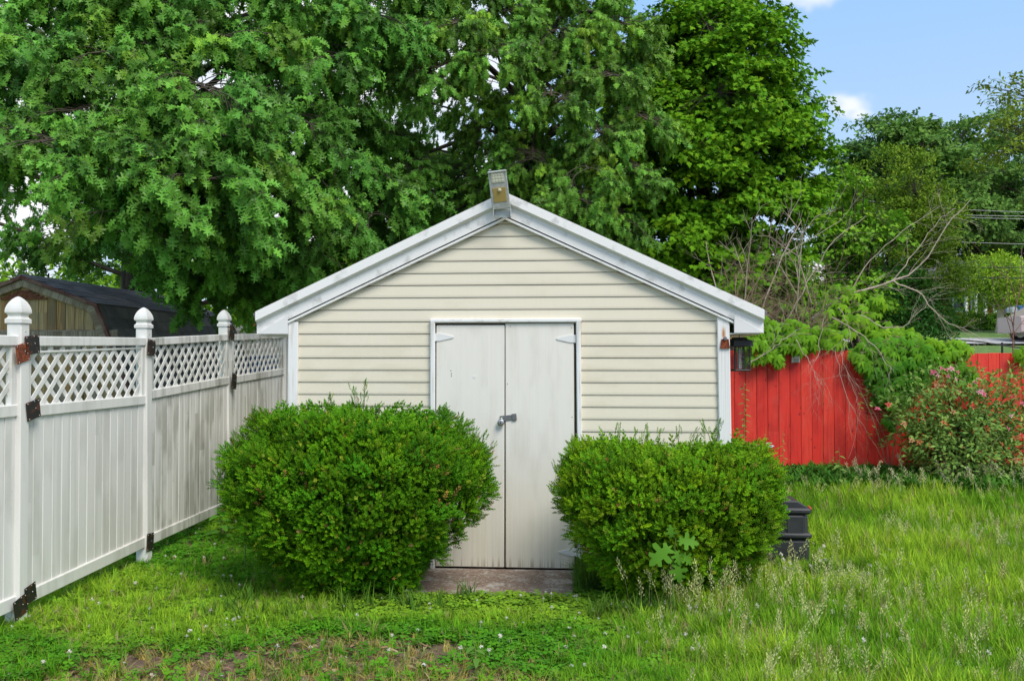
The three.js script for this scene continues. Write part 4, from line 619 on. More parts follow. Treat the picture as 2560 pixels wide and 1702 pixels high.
tufted('right_tree', 'yellow-green tree branches entering at the upper right edge', 'tree', { seed: 39, center: V(9.75, 5.3, -15), radii: V(1.75, 1.35, 1.6), r: 0.2, limbs: 16, tufts: 900, bough: [9, 0.35, 0.4], leaves: 13, tuftR: 0.18, flat: 0.6, leaf: 0.09, geo: OVAL, green: [0.19, 0.28, 0.025], deep: 0.8, lumpy: 0.4, twigR: 0.006, ground: 0.1, lean: 0.6 });
tufted('crape_myrtle', 'small yellow-green tree with bare trunk on the lawn across the street', 'tree', { seed: 41, center: at(2497, 702, 45), radii: V(1.7, 1.45, 1.6), r: 0.2, limbs: 14, tufts: 620, leaves: 16, tuftR: 0.3, flat: 0.9, leaf: 0.16, geo: OVAL, green: [0.27, 0.45, 0.035], up: 0.8, hang: -0.2, deep: 0.7, lumpy: 0.35, lobes: 10, warm: 0.7, lean: 0.05, barkMat: M.deadwood });
[[2375, 822, 47, 0.75, 'leftmost clipped hedge bush in front of the brick house'], [2440, 822, 47.3, 0.8, 'clipped hedge bush left of the bare tree trunk across street'], [2490, 826, 47.6, 0.5, 'low clipped hedge bush behind the bare tree trunk'], [2535, 824, 47.2, 0.55, 'clipped hedge bush right of the bare trunk near the truck']].forEach(([px, py, d, w, lab], i) => tufted('hedge_bush', lab, 'bush', { seed: 60 + i, center: at(px, py, d), radii: V(w, 0.95, 0.6), limbs: 5, tufts: 420, leaves: 12, tuftR: 0.14, leaf: 0.13, geo: OVAL, green: [0.1, 0.24, 0.02], deep: 0.35, lumpy: 0.1, up: 0.6 }, 'clipped bushes before the brick house'));
// sunlit understorey beyond the oak, seen in slivers
[[120, 690, 26, 3.2, 'wide sunlit shrub far behind the barn shed roof'], [420, 700, 27, 3.0, 'sunlit shrub far behind the oak trunk'], [700, 690, 26, 3.0, 'sunlit shrub behind the pale house beyond left roof slope'], [1000, 600, 27, 3.4, 'sunlit shrub far behind the shed, left of its peak'], [1420, 600, 27, 3.4, 'sunlit shrub far behind the shed, right of its peak'], [1800, 690, 26, 3.0, 'sunlit shrub far behind the maple'], [-250, 650, 25, 3.2, 'sunlit shrub beyond the left picture edge behind barn shed']].forEach(([px, py, d, w, lab], i) => { const c = at(px, py, d); tufted('back_shrub', lab, 'shrub', { seed: 70 + i, center: V(c.x, 2.4, -d), radii: V(w * 0.85, 2.3, 1.2), r: 0.1, limbs: 8, tufts: 420, leaves: 14, tuftR: 0.35, leaf: 0.26, geo: OVAL, green: [0.2, 0.4, 0.03], deep: 0.45, lumpy: 0.3, up: 0.4 }, 'sunlit shrubs beyond the trees'); });

// ---------------------------------------------------------------- the two box bushes
function boxBush(label, P) {
  const c = P.pos, o = thing('box_bush', label, 'bush', [0, 0, 0]), r = rng(P.seed), L = [], wood = new Tubes();
  const prof = P.prof, pr = (t) => { const f = t * (prof.length - 1), i = Math.min(prof.length - 2, Math.floor(f)); return lerp(prof[i], prof[i + 1], f - i); };
  const bump = (a, t) => 1 + 0.2 * (fbm(Math.cos(a) * 2.2 + 7 + P.seed, Math.sin(a) * 2.2 + t * 3.5, P.seed, 3) - 0.5) + 0.1 * (fbm(a * 5, t * 9, P.seed + 4, 2) - 0.5);
  const put = (pos, out, s, c2) => { const d = out.clone().add(rdir(r).multiplyScalar(0.42)).normalize(), q = r(); L.push({ m: leafM(pos, d, rdir(r), s), c: q < 0.012 ? tint(r, [0.3, 0.2, 0.06], 0.3, 0.3) : q < 0.05 ? tint(r, [0.26, 0.36, 0.03], 0.2, 0.3) : c2 }); };
  const spot = (deep) => {
    const a = (r() < 0.72 ? Math.PI / 2 + (r() - 0.5) * 3.7 : r() * 6.2832), capHit = r() < 0.3, depth = deep;
    let t, rho; if (capHit) { rho = Math.sqrt(r()) * 0.98; t = 1 - 0.02 * r() - P.dome * rho ** 2.6 - depth * 0.5; } else { t = Math.pow(r(), 0.85); rho = 1 - depth; }
    const w = pr(t) * bump(a, t) * rho, top = 1 + 0.09 * (fbm(Math.cos(a) * w * 2.5 + 3, Math.sin(a) * w * 2.5, P.seed + 9, 3) - 0.5) * 2;
    const sq = 1 / Math.pow(Math.pow(Math.abs(Math.cos(a)), 2.6) + Math.pow(Math.abs(Math.sin(a)), 2.6), 1 / 2.6);
    return [V(c.x + Math.cos(a) * w * P.rx * sq, 0.06 + t * P.h * top, c.z + Math.sin(a) * w * P.rz * sq), capHit ? V(Math.cos(a) * 0.35 * rho, 1, Math.sin(a) * 0.35 * rho) : V(Math.cos(a) * 0.8, 0.15 + t * 0.75, Math.sin(a) * 0.8), t];
  };
  // shoots stand in clumps of every size with gaps between, over a thinner inner layer
  for (let k = 0; k < P.count * 0.32; k++) { const [pos, out] = spot(0.06 + Math.pow(r(), 1.3) * 0.4); put(pos, out, 0.07 * (0.7 + r() * 0.6), tint(r, P.green, 0.3, 0.25)); }
  for (let k = 0; k < P.count * 0.3; k++) { const [pos, out] = spot(0.2 + r() * 0.5); put(pos, out, 0.13 * (0.7 + r() * 0.6), tint(r, P.green, 0.3, 0.25)); }
  for (let n = 0; n < P.count * 0.68;) {
    const [pos, out] = spot(Math.pow(r(), 2) * 0.16 - 0.015), o2 = out.normalize(), size = 10 + r() * r() * 34, rad = 0.018 * Math.sqrt(size) * 0.75, col = tint(r, P.green, 0.4, 0.55); n += size;
    for (let q = 0; q < size; q++) { const e = rdir(r); if (e.dot(o2) < -0.1) e.multiplyScalar(-1); const pp = pos.clone().addScaledVector(e, rad * Math.cbrt(r())).addScaledVector(o2, -rad * 0.3), cc = col.clone().multiplyScalar(0.85 + r() * 0.3); put(pp, o2.clone().multiplyScalar(0.75).addScaledVector(e, 0.75), 0.062 * (0.7 + r() * 0.6), cc); }
  }
  // long shoots that stand out of the clipped shape
  for (const [px, py, tx, ty, dz] of P.shoots) { const a = at(px, py, -c.z - dz), b = at(tx, ty, -c.z - dz), n = Math.round(a.distanceTo(b) / 0.011), d = b.clone().sub(a).normalize(); wood.add([a, a.clone().lerp(b, 0.5).add(V(0.006, 0, 0)), b], 0.003, 0.001, 4); for (let k = 0; k < n; k++) put(a.clone().lerp(b, k / n).add(rdir(r).multiplyScalar(0.036 * (1.3 - k / n))), d.clone().multiplyScalar(1.4), 0.055 * (0.8 + r() * 0.4), tint(r, P.green, 0.3, 0.35)); }
  for (let k = 0; k < 46; k++) { const a = r() * 6.283, t = 0.35 + r() * 0.55, w = pr(t) * 0.8, e = V(c.x + Math.cos(a) * w * P.rx, 0.06 + t * P.h, c.z + Math.sin(a) * w * P.rz), s = V(c.x + Math.cos(a) * 0.12 + (k % 3 - 1) * 0.3 * P.rx, -0.02, c.z + Math.sin(a) * 0.1); wood.add(curve([s, s.clone().lerp(e, 0.5).add(V(0, 0.1, 0)), e], 5), 0.011, 0.003, 5); }
  mesh('stems', wood.geo(), M.twig, o); inst('foliage', SPRIG, M.leafGloss, L.map((l) => l.m), L.map((l) => l.c), o); log.push(L.length);
}
boxBush('wider box bush with shaggy shoots left of the shed doors', { seed: 501, pos: V(-1.2, 0, -7.28), dome: 0.24, rx: 0.94, rz: 0.7, h: 1.24, count: 19000, prof: [0.44, 0.62, 0.78, 0.91, 1.0, 1.0, 0.9, 0.72], green: [0.1, 0.285, 0.008], shoots: [[905, 1050, 912, 962, 0.05], [895, 1050, 880, 975, 0.05], [915, 1060, 945, 1015, 0.05], [820, 1060, 828, 992, 0.1], [830, 1060, 812, 1010, 0.1], [640, 1090, 632, 1020, 0.1], [655, 1090, 662, 1035, 0.1], [1085, 1090, 1112, 1030, 0], [1140, 1130, 1150, 1052, 0.1], [1165, 1140, 1188, 1080, 0.1], [1180, 1170, 1232, 1112, 0.1], [1185, 1150, 1212, 1085, 0.1], [1150, 1230, 1212, 1212, 0.2], [1060, 1080, 1062, 1035, 0], [720, 1075, 715, 1040, 0], [560, 1170, 540, 1205, 0.2], [600, 1130, 585, 1085, 0.2]] });
boxBush('rounder box bush with flat bright top right of the doors', { seed: 601, pos: V(1.17, 0, -7.1), dome: 0.14, rx: 0.76, rz: 0.66, h: 1.01, count: 16500, prof: [0.5, 0.66, 0.8, 0.91, 1.0, 1.02, 0.97, 0.84], green: [0.145, 0.33, 0.009], shoots: [[1545, 1120, 1546, 1070, 0.1], [1530, 1130, 1505, 1082, 0.1], [1615, 1120, 1618, 1072, 0], [1640, 1120, 1650, 1080, 0], [1695, 1110, 1697, 1075, 0], [1780, 1110, 1760, 1062, 0.05], [1790, 1110, 1797, 1058, 0.05], [1585, 1120, 1588, 1085, 0], [1440, 1160, 1432, 1115, 0.1], [1400, 1210, 1388, 1165, 0.2], [1720, 1115, 1740, 1085, 0]] });

// ---------------------------------------------------------------- creeper and brush on the red fence
{
  const o = thing('creeper_vine', 'bright green five leaved creeper draped over the red fence', 'vine'), r = rng(71), L = [], stems = new Tubes();
  // patches in metres: x, height, distance in front of the boards, half width, half height, half depth, leaves
  const patch = [];
  const add = (px, py, w, h, n, dz = 0.12, green = [0.11, 0.31, 0.015]) => { const p = at(px, py, -RZ - dz); patch.push([p.x, p.y, p.z, w / FOC * 13, h / FOC * 13, n, green]); };
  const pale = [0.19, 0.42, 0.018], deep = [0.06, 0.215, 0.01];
  add(1900, 815, 40, 28, 60, 0, pale); add(1960, 828, 70, 36, 100, 0, pale); add(2050, 838, 70, 26, 70, 0, pale); add(1885, 870, 35, 30, 40, 0.1); add(1945, 885, 22, 22, 14, 0.1); add(1990, 850, 40, 25, 50, 0.1);
  add(2110, 745, 60, 40, 34, -0.4, pale); add(2190, 765, 30, 40, 14, -0.4, pale); add(2150, 810, 80, 30, 44, -0.2, pale); add(2240, 840, 60, 28, 70, -0.1, pale);
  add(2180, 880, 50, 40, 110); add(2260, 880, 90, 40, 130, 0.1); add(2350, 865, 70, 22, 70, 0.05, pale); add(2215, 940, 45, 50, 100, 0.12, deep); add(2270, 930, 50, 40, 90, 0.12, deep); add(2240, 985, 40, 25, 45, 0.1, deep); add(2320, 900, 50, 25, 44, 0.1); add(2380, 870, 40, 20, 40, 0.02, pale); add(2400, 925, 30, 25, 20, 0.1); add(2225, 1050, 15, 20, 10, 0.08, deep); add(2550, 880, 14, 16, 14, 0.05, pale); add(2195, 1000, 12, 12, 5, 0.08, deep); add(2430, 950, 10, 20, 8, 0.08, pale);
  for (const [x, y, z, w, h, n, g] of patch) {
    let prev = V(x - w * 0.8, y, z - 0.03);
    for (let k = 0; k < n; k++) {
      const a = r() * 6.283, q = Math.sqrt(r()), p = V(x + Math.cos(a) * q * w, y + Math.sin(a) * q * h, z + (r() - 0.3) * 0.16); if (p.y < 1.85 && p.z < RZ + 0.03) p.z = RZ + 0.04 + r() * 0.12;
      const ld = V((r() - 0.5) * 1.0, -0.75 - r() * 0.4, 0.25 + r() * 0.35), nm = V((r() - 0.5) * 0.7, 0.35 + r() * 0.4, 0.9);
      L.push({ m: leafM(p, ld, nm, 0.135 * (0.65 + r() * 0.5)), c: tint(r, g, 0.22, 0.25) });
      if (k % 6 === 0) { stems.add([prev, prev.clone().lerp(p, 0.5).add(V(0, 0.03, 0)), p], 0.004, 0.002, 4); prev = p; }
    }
  }
  for (const [px, py] of [[2100, 880], [2170, 1000], [2230, 900]]) { const a = at(2225, 1190, 12.95), b = at(px, py, 12.95); stems.add(curve([a, a.clone().lerp(b, 0.5).add(V(0.08, 0, 0.02)), b], 8), 0.008, 0.003, 5); }
  mesh('stems', stems.geo(), M.browntwig, o);
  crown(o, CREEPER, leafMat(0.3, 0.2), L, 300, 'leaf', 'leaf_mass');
}
function twiggy(T, r, p, d, len, rad, depth, P) {
  const n = 5, pts = [p.clone()]; let q = p.clone(), dc = d.clone(); for (let k = 0; k < n; k++) { dc.add(rdir(r).multiplyScalar(P.bend)).add(V(0, P.grav, 0)).normalize(); q = q.clone().addScaledVector(dc, len / n); pts.push(q); }
  T.add(pts, rad, rad * 0.5, depth > 1 ? 6 : 4);
  if (depth <= 0) return; const kids = P.kids[0] + ((r() * (P.kids[1] - P.kids[0] + 1)) | 0);
  for (let k = 0; k < kids; k++) { const i = 1 + ((r() * (n - 1)) | 0) + (k === 0 ? 1 : 0), j = Math.min(i, n); const t = pts[j].clone().sub(pts[j - 1]).normalize(); twiggy(T, r, pts[j], t.multiplyScalar(0.8).add(rdir(r).multiplyScalar(P.spread)).normalize(), len * (0.45 + r() * 0.3), rad * 0.55, depth - 1, P); }
}
{ // tangle of dry brown brush
  const o = thing('dead_brush', 'tangle of dry brown brush above the red fence beside the eave', 'dead shrub'), r = rng(81), T = new Tubes();
  for (let k = 0; k < 38; k++) { const p = at(1780 + r() * 260, 850, 13.3 + r() * 0.9); p.y = 1.2 + r() * 0.7; twiggy(T, r, p, V((r() - 0.5) * 0.9, 1, (r() - 0.5) * 0.6).normalize(), 0.8 + r() * 0.5, 0.009, 3, { bend: 0.3, grav: -0.02, kids: [3, 4], spread: 0.75 }); }
  mesh('stems', T.geo(), M.browntwig, o);
  const T2 = new Tubes(); for (const [px, py, dx, dy] of [[1900, 790, 90, -260], [1800, 760, -30, -160], [1860, 770, 10, -170], [2030, 760, -50, -150], [1990, 780, 40, -190]]) { const a = at(px, py, 13.8), b = at(px + dx, py + dy, 13.8); twiggy(T2, r, a, b.clone().sub(a).normalize(), a.distanceTo(b), 0.012, 3, { bend: 0.1, grav: 0, kids: [2, 3], spread: 0.6 }); }
  mesh('tall_stems', T2.geo(), M.deadwood, o);
}
{ // pale dead limb arching over the vine
  const o = thing('dead_limb', 'pale bare arching dead limb lying over the vine on fence', 'dead branch'), r = rng(83), T = new Tubes();
  const path = (list, d, r0, r1, kids = 2) => { const pts = curve(list.map(([x, y], i) => at(x, y, d - i * 0.05)), 14); pts.forEach((p) => p.add(rdir(r).multiplyScalar(0.02))); r0 *= 0.68; r1 *= 0.6; T.add(pts, r0, r1, 6); for (let k = 0; k < kids * 3; k++) { const i = 3 + ((r() * 10) | 0), t = pts[i + 1].clone().sub(pts[i]).normalize(); twiggy(T, r, pts[i], t.add(rdir(r).multiplyScalar(0.7)).normalize(), 0.25 + r() * 0.35, r1 * 0.8, 2, { bend: 0.2, grav: -0.04, kids: [2, 3], spread: 0.6 }); } };
  path([[2030, 800], [2120, 735], [2230, 704], [2310, 660], [2370, 560], [2430, 500]], 13.6, 0.028, 0.007, 3);
  path([[2235, 704], [2300, 735], [2350, 790], [2420, 830]], 13.3, 0.02, 0.006, 3); path([[2235, 704], [2280, 640], [2340, 560], [2385, 520]], 13.5, 0.014, 0.005, 2); path([[2120, 735], [2190, 640], [2280, 560], [2350, 515]], 13.5, 0.012, 0.004, 2);
  path([[1960, 810], [2030, 690], [2080, 610], [2170, 540]], 13.6, 0.016, 0.005, 2); path([[2150, 790], [2240, 820], [2300, 780], [2330, 740]], 13.0, 0.01, 0.004, 2);
  path([[2080, 790], [2170, 850], [2220, 910], [2235, 930]], 12.8, 0.011, 0.004, 2); path([[1990, 850], [2020, 900], [2040, 940], [2060, 960]], 12.75, 0.009, 0.003, 3); path([[1870, 912], [1920, 880], [1960, 850], [2000, 820]], 12.75, 0.011, 0.006, 1); path([[2090, 880], [2110, 960], [2150, 1050], [2220, 1165]], 12.9, 0.006, 0.004, 2); path([[2100, 880], [2120, 940], [2145, 1010], [2150, 1040]], 12.9, 0.005, 0.003, 2); path([[2060, 800], [2050, 860], [2040, 900], [2030, 910]], 12.8, 0.007, 0.003, 1); path([[2100, 770], [2125, 830], [2110, 870], [2105, 890]], 12.8, 0.008, 0.003, 1);
  mesh('branches', T.geo(), M.deadwood, o);
}
{ // bare sapling at the right edge
  const o = thing('bare_sapling', 'thin bare reddish sapling behind the red fence at right edge', 'sapling'), r = rng(85), T = new Tubes();
  const b = at(2540, 900, 14); b.y = 0.4; const top = at(2556, 620, 14); T.add(curve([b, at(2536, 800, 14), at(2552, 720, 14), top], 12), 0.012, 0.005, 6);
  for (const [ax, ay, bx, by] of [[2540, 860, 2500, 740], [2540, 840, 2510, 700], [2538, 830, 2580, 780], [2545, 760, 2525, 650], [2545, 740, 2580, 680], [2538, 810, 2470, 740], [2540, 870, 2520, 830]]) { const a = at(ax, ay, 14), e = at(bx, by, 14); twiggy(T, r, a, e.clone().sub(a).normalize(), a.distanceTo(e), 0.007, 2, { bend: 0.12, grav: 0.01, kids: [1, 2], spread: 0.5 }); }
  mesh('stems', T.geo(), std({ color: lin(0.22, 0.12, 0.08), roughness: 0.8 }), o);
}
{ // rose bush
  const c = at(2412, 1085, 12.2); tufted('rose_bush', 'rose bush with pink and faded orange blooms before red fence', 'rose bush', { seed: 91, center: V(c.x, 0.82, c.z), radii: V(0.9, 0.72, 0.6), limbs: 22, tufts: 700, leaves: 16, tuftR: 0.13, flat: 0.8, leaf: 0.072, geo: OVAL, green: [0.18, 0.32, 0.06], up: 0.5, hang: 0.1, deep: 0.7, lumpy: 0.5, lobes: 9, ragged: 0.16, twigR: 0.003, twigMat: M.greenStem, warm: 0.3, massName: 'foliage', ground: 0.1, mat: M.leaf });
  const bush = scene.children[scene.children.length - 1], r = rng(92);
  const petals = (n, s) => { const list = []; for (let k = 0; k < n; k++) { const a = k * 2.4, t = k / n, e = 0.2 + (1 - t) * 1.1; list.push([OVAL, LM(0, 0, 0, [Math.cos(a) * (1.3 - e), e, Math.sin(a) * (1.3 - e)], [-Math.cos(a), 0.6, -Math.sin(a)], s * (0.6 + t * 0.4))]); } return multi(list).scale(1.5, 1, 1.5); };
  const bloom = petals(14, 0.036), bud = petals(8, 0.028), cols = { pink: [0.75, 0.2, 0.28], pale: [0.8, 0.42, 0.46], faded: [0.55, 0.22, 0.08], tan: [0.5, 0.3, 0.14], coral: [0.7, 0.14, 0.1] }, mats = {}; for (const k in cols) mats[k] = leafMat(0.25, 0.05); for (const k in cols) mats[k].color = lin(...cols[k]);
  const spots = [[2335, 930, 'pink'], [2345, 938, 'pale'], [2355, 922, 'pink'], [2368, 925, 'pink'], [2380, 922, 'pale'], [2395, 930, 'pink'], [2372, 940, 'pink'], [2390, 948, 'pale'], [2440, 955, 'pink'], [2447, 948, 'pale'], [2452, 980, 'pale'], [2460, 985, 'pink'], [2535, 993, 'pink'], [2195, 1023, 'pink'], [2222, 1012, 'coral'], [2507, 1062, 'coral'], [2522, 1072, 'pink'], [2434, 1018, 'coral'], [2550, 1050, 'coral'], [2555, 1090, 'coral'], [2540, 1095, 'faded'], [2384, 1030, 'tan'], [2325, 1115, 'faded'], [2330, 1120, 'faded'], [2300, 1105, 'faded'], [2360, 1058, 'faded'], [2345, 965, 'tan'], [2340, 958, 'faded'], [2360, 965, 'tan'], [2410, 1120, 'tan'], [2280, 1102, 'tan'], [2455, 1100, 'tan'], [2470, 1072, 'faded'], [2505, 1110, 'faded'], [2400, 980, 'tan'], [2425, 965, 'faded'], [2260, 1060, 'tan'], [2310, 1050, 'tan'], [2450, 1130, 'faded'], [2380, 1085, 'faded'], [2530, 1040, 'pale'], [2560, 1010, 'pink'], [2500, 1010, 'tan'], [2540, 1150, 'tan']];
  for (const [px, py, k] of spots) { const m = mesh('bloom', r() < 0.6 ? bloom : bud, mats[k], bush); m.position.copy(at(px, py, 11.52 + r() * 0.2)); m.rotation.set(0.7 + r() * 0.5, r() * 6, (r() - 0.5)); m.userData.label = { pink: 'pink rose bloom', pale: 'pale pink rose bloom', faded: 'faded orange bloom', tan: 'withered tan bloom', coral: 'coral pink bloom' }[k]; }
}
// tall weeds
function weed(name, label, px, py, top, d, seed, P = {}) {
  const a = at(px, py, d); a.y = groundH(a.x, a.z); const b = at(px + (P.dx ?? 0), top, d), o = thing(name, label, 'weed', a.toArray()), r = rng(seed), T = new Tubes(), rel = b.clone().sub(a), pts = curve([V(0, -0.03, 0), rel.clone().multiplyScalar(0.5).add(V(0.02, 0, 0.01)), rel], 8); T.add(pts, P.r ?? 0.005, 0.0015, 5); mesh('stem', T.geo(), M.greenStem, o);
  const n = P.n ?? 12; for (let k = 0; k < n; k++) { const t = 0.2 + 0.8 * k / n, i = Math.min(7, Math.floor(t * 8)), p = pts[i].clone().lerp(pts[i + 1], t * 8 - i), az = k * 2.4 + r(); const m = mesh('leaf', P.geo ?? DOCK, P.mat ?? weedMat, o); leafM(p, V(Math.cos(az), (P.lift ?? 0.3) - 0.3 * r(), Math.sin(az)), V(0, 1, 0.3), (P.leaf ?? 0.09) * lerp(1.15, 0.5, t) * (0.7 + 0.5 * r())).decompose(m.position, m.quaternion, m.scale); }
  return o;
}
const weedMat = leafMat(0.3, 0.15); weedMat.color = lin(0.12, 0.25, 0.035); const paleWeed = leafMat(0.3, 0.15); paleWeed.color = lin(0.19, 0.31, 0.06); const vividLeaf = leafMat(0.3, 0.2); vividLeaf.color = lin(0.12, 0.33, 0.03); const darkLeaf = leafMat(0.3, 0.25); darkLeaf.color = lin(0.05, 0.17, 0.02);
weed('tall_weed', 'tall pale seeding dock weed at the shed corner before red fence', 1852, 1250, 955, 11.8, 1, { n: 46, leaf: 0.1, mat: paleWeed, r: 0.008, dx: 10 });
weed('tall_weed', 'thin weed stalk just right of the white paint scraps', 1950, 1250, 1078, 10.6, 2, { n: 22, leaf: 0.06, mat: paleWeed, dx: 8 });
weed('tall_weed', 'thin weed stalk left of the white paint scraps', 1912, 1230, 1068, 11.4, 3, { n: 16, leaf: 0.06, mat: paleWeed, dx: 3 });
weed('tall_weed', 'bent weed with narrow leaves in middle of the bed', 2095, 1260, 1118, 11.2, 4, { n: 10, leaf: 0.12, mat: paleWeed, dx: 3 });
weed('tall_weed', 'leafy weed climbing low on the red fence mid bed', 2082, 1215, 1140, 12.4, 5, { n: 22, leaf: 0.09, mat: weedMat, r: 0.004 });
weed('tall_weed', 'tall pale weed stalk left of the rose bush', 2250, 1270, 1130, 10.8, 6, { n: 26, leaf: 0.06, mat: paleWeed, dx: 3 });
weed('tall_weed', 'small leafy weed rising against fence near white paint scraps', 1985, 1215, 1155, 12.3, 7, { n: 12, leaf: 0.07, mat: paleWeed });
weed('pokeweed', 'broad leaved bright weed under the white fence beside left bush', 548, 1325, 1268, 9.2, 8, { n: 9, leaf: 0.22, mat: vividLeaf, lift: 0.35 });
weed('young_weed', 'upright young weed standing in the bare patch in front', 1182, 1690, 1598, 5.35, 9, { n: 8, leaf: 0.09, mat: weedMat, lift: 0.25 });
weed('long_grass_stem', 'dark drooping grass stem above left bush near fence', 612, 1120, 990, 7.9, 10, { n: 5, leaf: 0.08, mat: darkLeaf });
weed('long_grass_stem', 'dark drooping grass stem at the left shed corner', 715, 1110, 1005, 7.9, 11, { n: 5, leaf: 0.07, mat: darkLeaf });
{ // oak seedling growing out of the right bush
  const a = at(1690, 1450, 6.32), o = thing('oak_seedling', 'oak seedling with big lobed leaves growing through right bush', 'seedling', [a.x, 0, a.z]); const top = at(1690, 1345, 6.3).sub(V(a.x, 0, a.z));
  mesh('stem', new Tubes().add(curve([V(0, 0, 0), V(-0.02, top.y * 0.6, 0), top], 8), 0.004, 0.002, 5).geo(), M.greenStem, o);
  const m0 = leafMat(0.25, 0.04); m0.color = lin(0.11, 0.28, 0.025);
  for (const [px, py, dx, dy, s] of [[1688, 1358, -0.75, -0.45, 0.19], [1685, 1352, 0.9, 0.05, 0.14], [1688, 1368, 0.15, -0.6, 0.1], [1700, 1378, 0.7, -0.7, 0.1], [1690, 1395, 0.15, -1, 0.14], [1680, 1350, -0.1, 0.7, 0.09]]) { const p = at(px, py, 6.3).sub(V(a.x, 0, a.z)), m = mesh('leaf', OAK_BROAD, m0, o); leafM(p, V(dx, dy, 0.35), V(-0.1, 0.5, 0.85), s).decompose(m.position, m.quaternion, m.scale); }
}
[[690, 1432, 0.2, 1.1, -0.2], [742, 1450, 0.14, -0.4, 0], [535, 1450, 0.09, 0.6, 0.2]].forEach(([px, py, s, az], i) => { const p = at(px, py, 1.75 * FOC / (py - 901)), o = thing('dock_plant', ['large dock leaf on the lawn below the left bush', 'smaller dock leaf at the foot of the left bush', 'round plantain leaf in the clover left of the bush'][i], 'weed', [p.x, groundH(p.x, p.z) + 0.05, p.z]); for (let k = 0; k < 3; k++) { const m = mesh('leaf', DOCK, weedMat, o); leafM(V(0, 0, 0), V(Math.cos(az + k * 2.1), 0.3, Math.sin(az + k * 2.1) + 0.3), V(0, 1, 0.4), s * (k ? 0.6 : 1)).decompose(m.position, m.quaternion, m.scale); } });

// ---------------------------------------------------------------- lawn: tufts, clover, seed heads, ground cover
const blade = (h, bend, w, a, r) => { const pos = [], idx = [], dx = Math.cos(a), dz = Math.sin(a), n = 3; for (let k = 0; k <= n; k++) { const t = k / n, off = bend * t * t, ww = w * (1 - t * 0.92), y = h * t * (1 - 0.25 * bend * t); pos.push(dx * off * h - dz * ww, y, dz * off * h + dx * ww, dx * off * h + dz * ww, y, dz * off * h - dx * ww); } for (let k = 0; k < n; k++) { const o = k * 2; idx.push(o, o + 1, o + 2, o + 1, o + 3, o + 2); } const g = new THREE.BufferGeometry(); g.setAttribute('position', new THREE.Float32BufferAttribute(pos, 3)); g.setIndex(idx); g.computeVertexNormals(); return g; };
const tuft = (seed, n, bend) => { const r = rng(seed), l = []; for (let k = 0; k < n; k++) { const g = blade(0.55 + r() * 0.5, bend * (0.3 + r() * 1.1), 0.026 + r() * 0.026, r() * 6.283, r); g.translate((r() - 0.5) * 0.35, 0, (r() - 0.5) * 0.35); l.push(g); } return mergeGeometries(l); };
const TUFTS = [tuft(1, 9, 0.7), tuft(2, 8, 1.15), tuft(3, 10, 0.45)];
const CLOVER = (() => { const r = rng(7), list = [], lf = outlineLeaf([[0, 0], [0.3, 0.35], [0.42, 0.7], [0.3, 0.95], [0, 0.9]], 0.15, 0.1); for (let k = 0; k < 5; k++) { const x = (r() - 0.5) * 1.1, z = (r() - 0.5) * 1.1, y = 0.35 + r() * 0.5, tx = (r() - 0.5) * 0.5, tz = (r() - 0.3) * 0.5, a0 = r() * 6; for (let j = 0; j < 3; j++) { const a = a0 + j * 2.094; list.push([lf, LM(x, y, z, [Math.cos(a), -Math.cos(a) * tx - Math.sin(a) * tz + 0.05, Math.sin(a)], [tx, 1, tz], 0.4 + r() * 0.12)]); } } return multi(list); })();
const SEED = (() => { const r = rng(17), T = new Tubes(), pts = [V(0, 0, 0), V(0.02, 0.5, 0), V(0.07, 0.8, 0.01), V(0.16, 1, 0.02)]; T.add(pts, 0.0042, 0.002, 3); const L = []; for (let k = 0; k < 34; k++) { const t = 0.66 + 0.34 * k / 34, x = 0.03 + 0.13 * (t - 0.6) / 0.4 + (t - 0.66) * 0.08, a = k * 2.4, w = 0.085 * (1.15 - t) * 2.4; const p = V(x + Math.cos(a) * w * r(), t + 0.02 * r(), Math.sin(a) * w * r()); L.push([OVAL, leafM(p, V(Math.cos(a) * 0.5 + 0.3, 0.7, Math.sin(a) * 0.5), rdir(r), 0.05)]); } const st = T.geo(); st.deleteAttribute('uv'); return mergeGeometries([st.toNonIndexed(), multi(L).toNonIndexed()]); })();
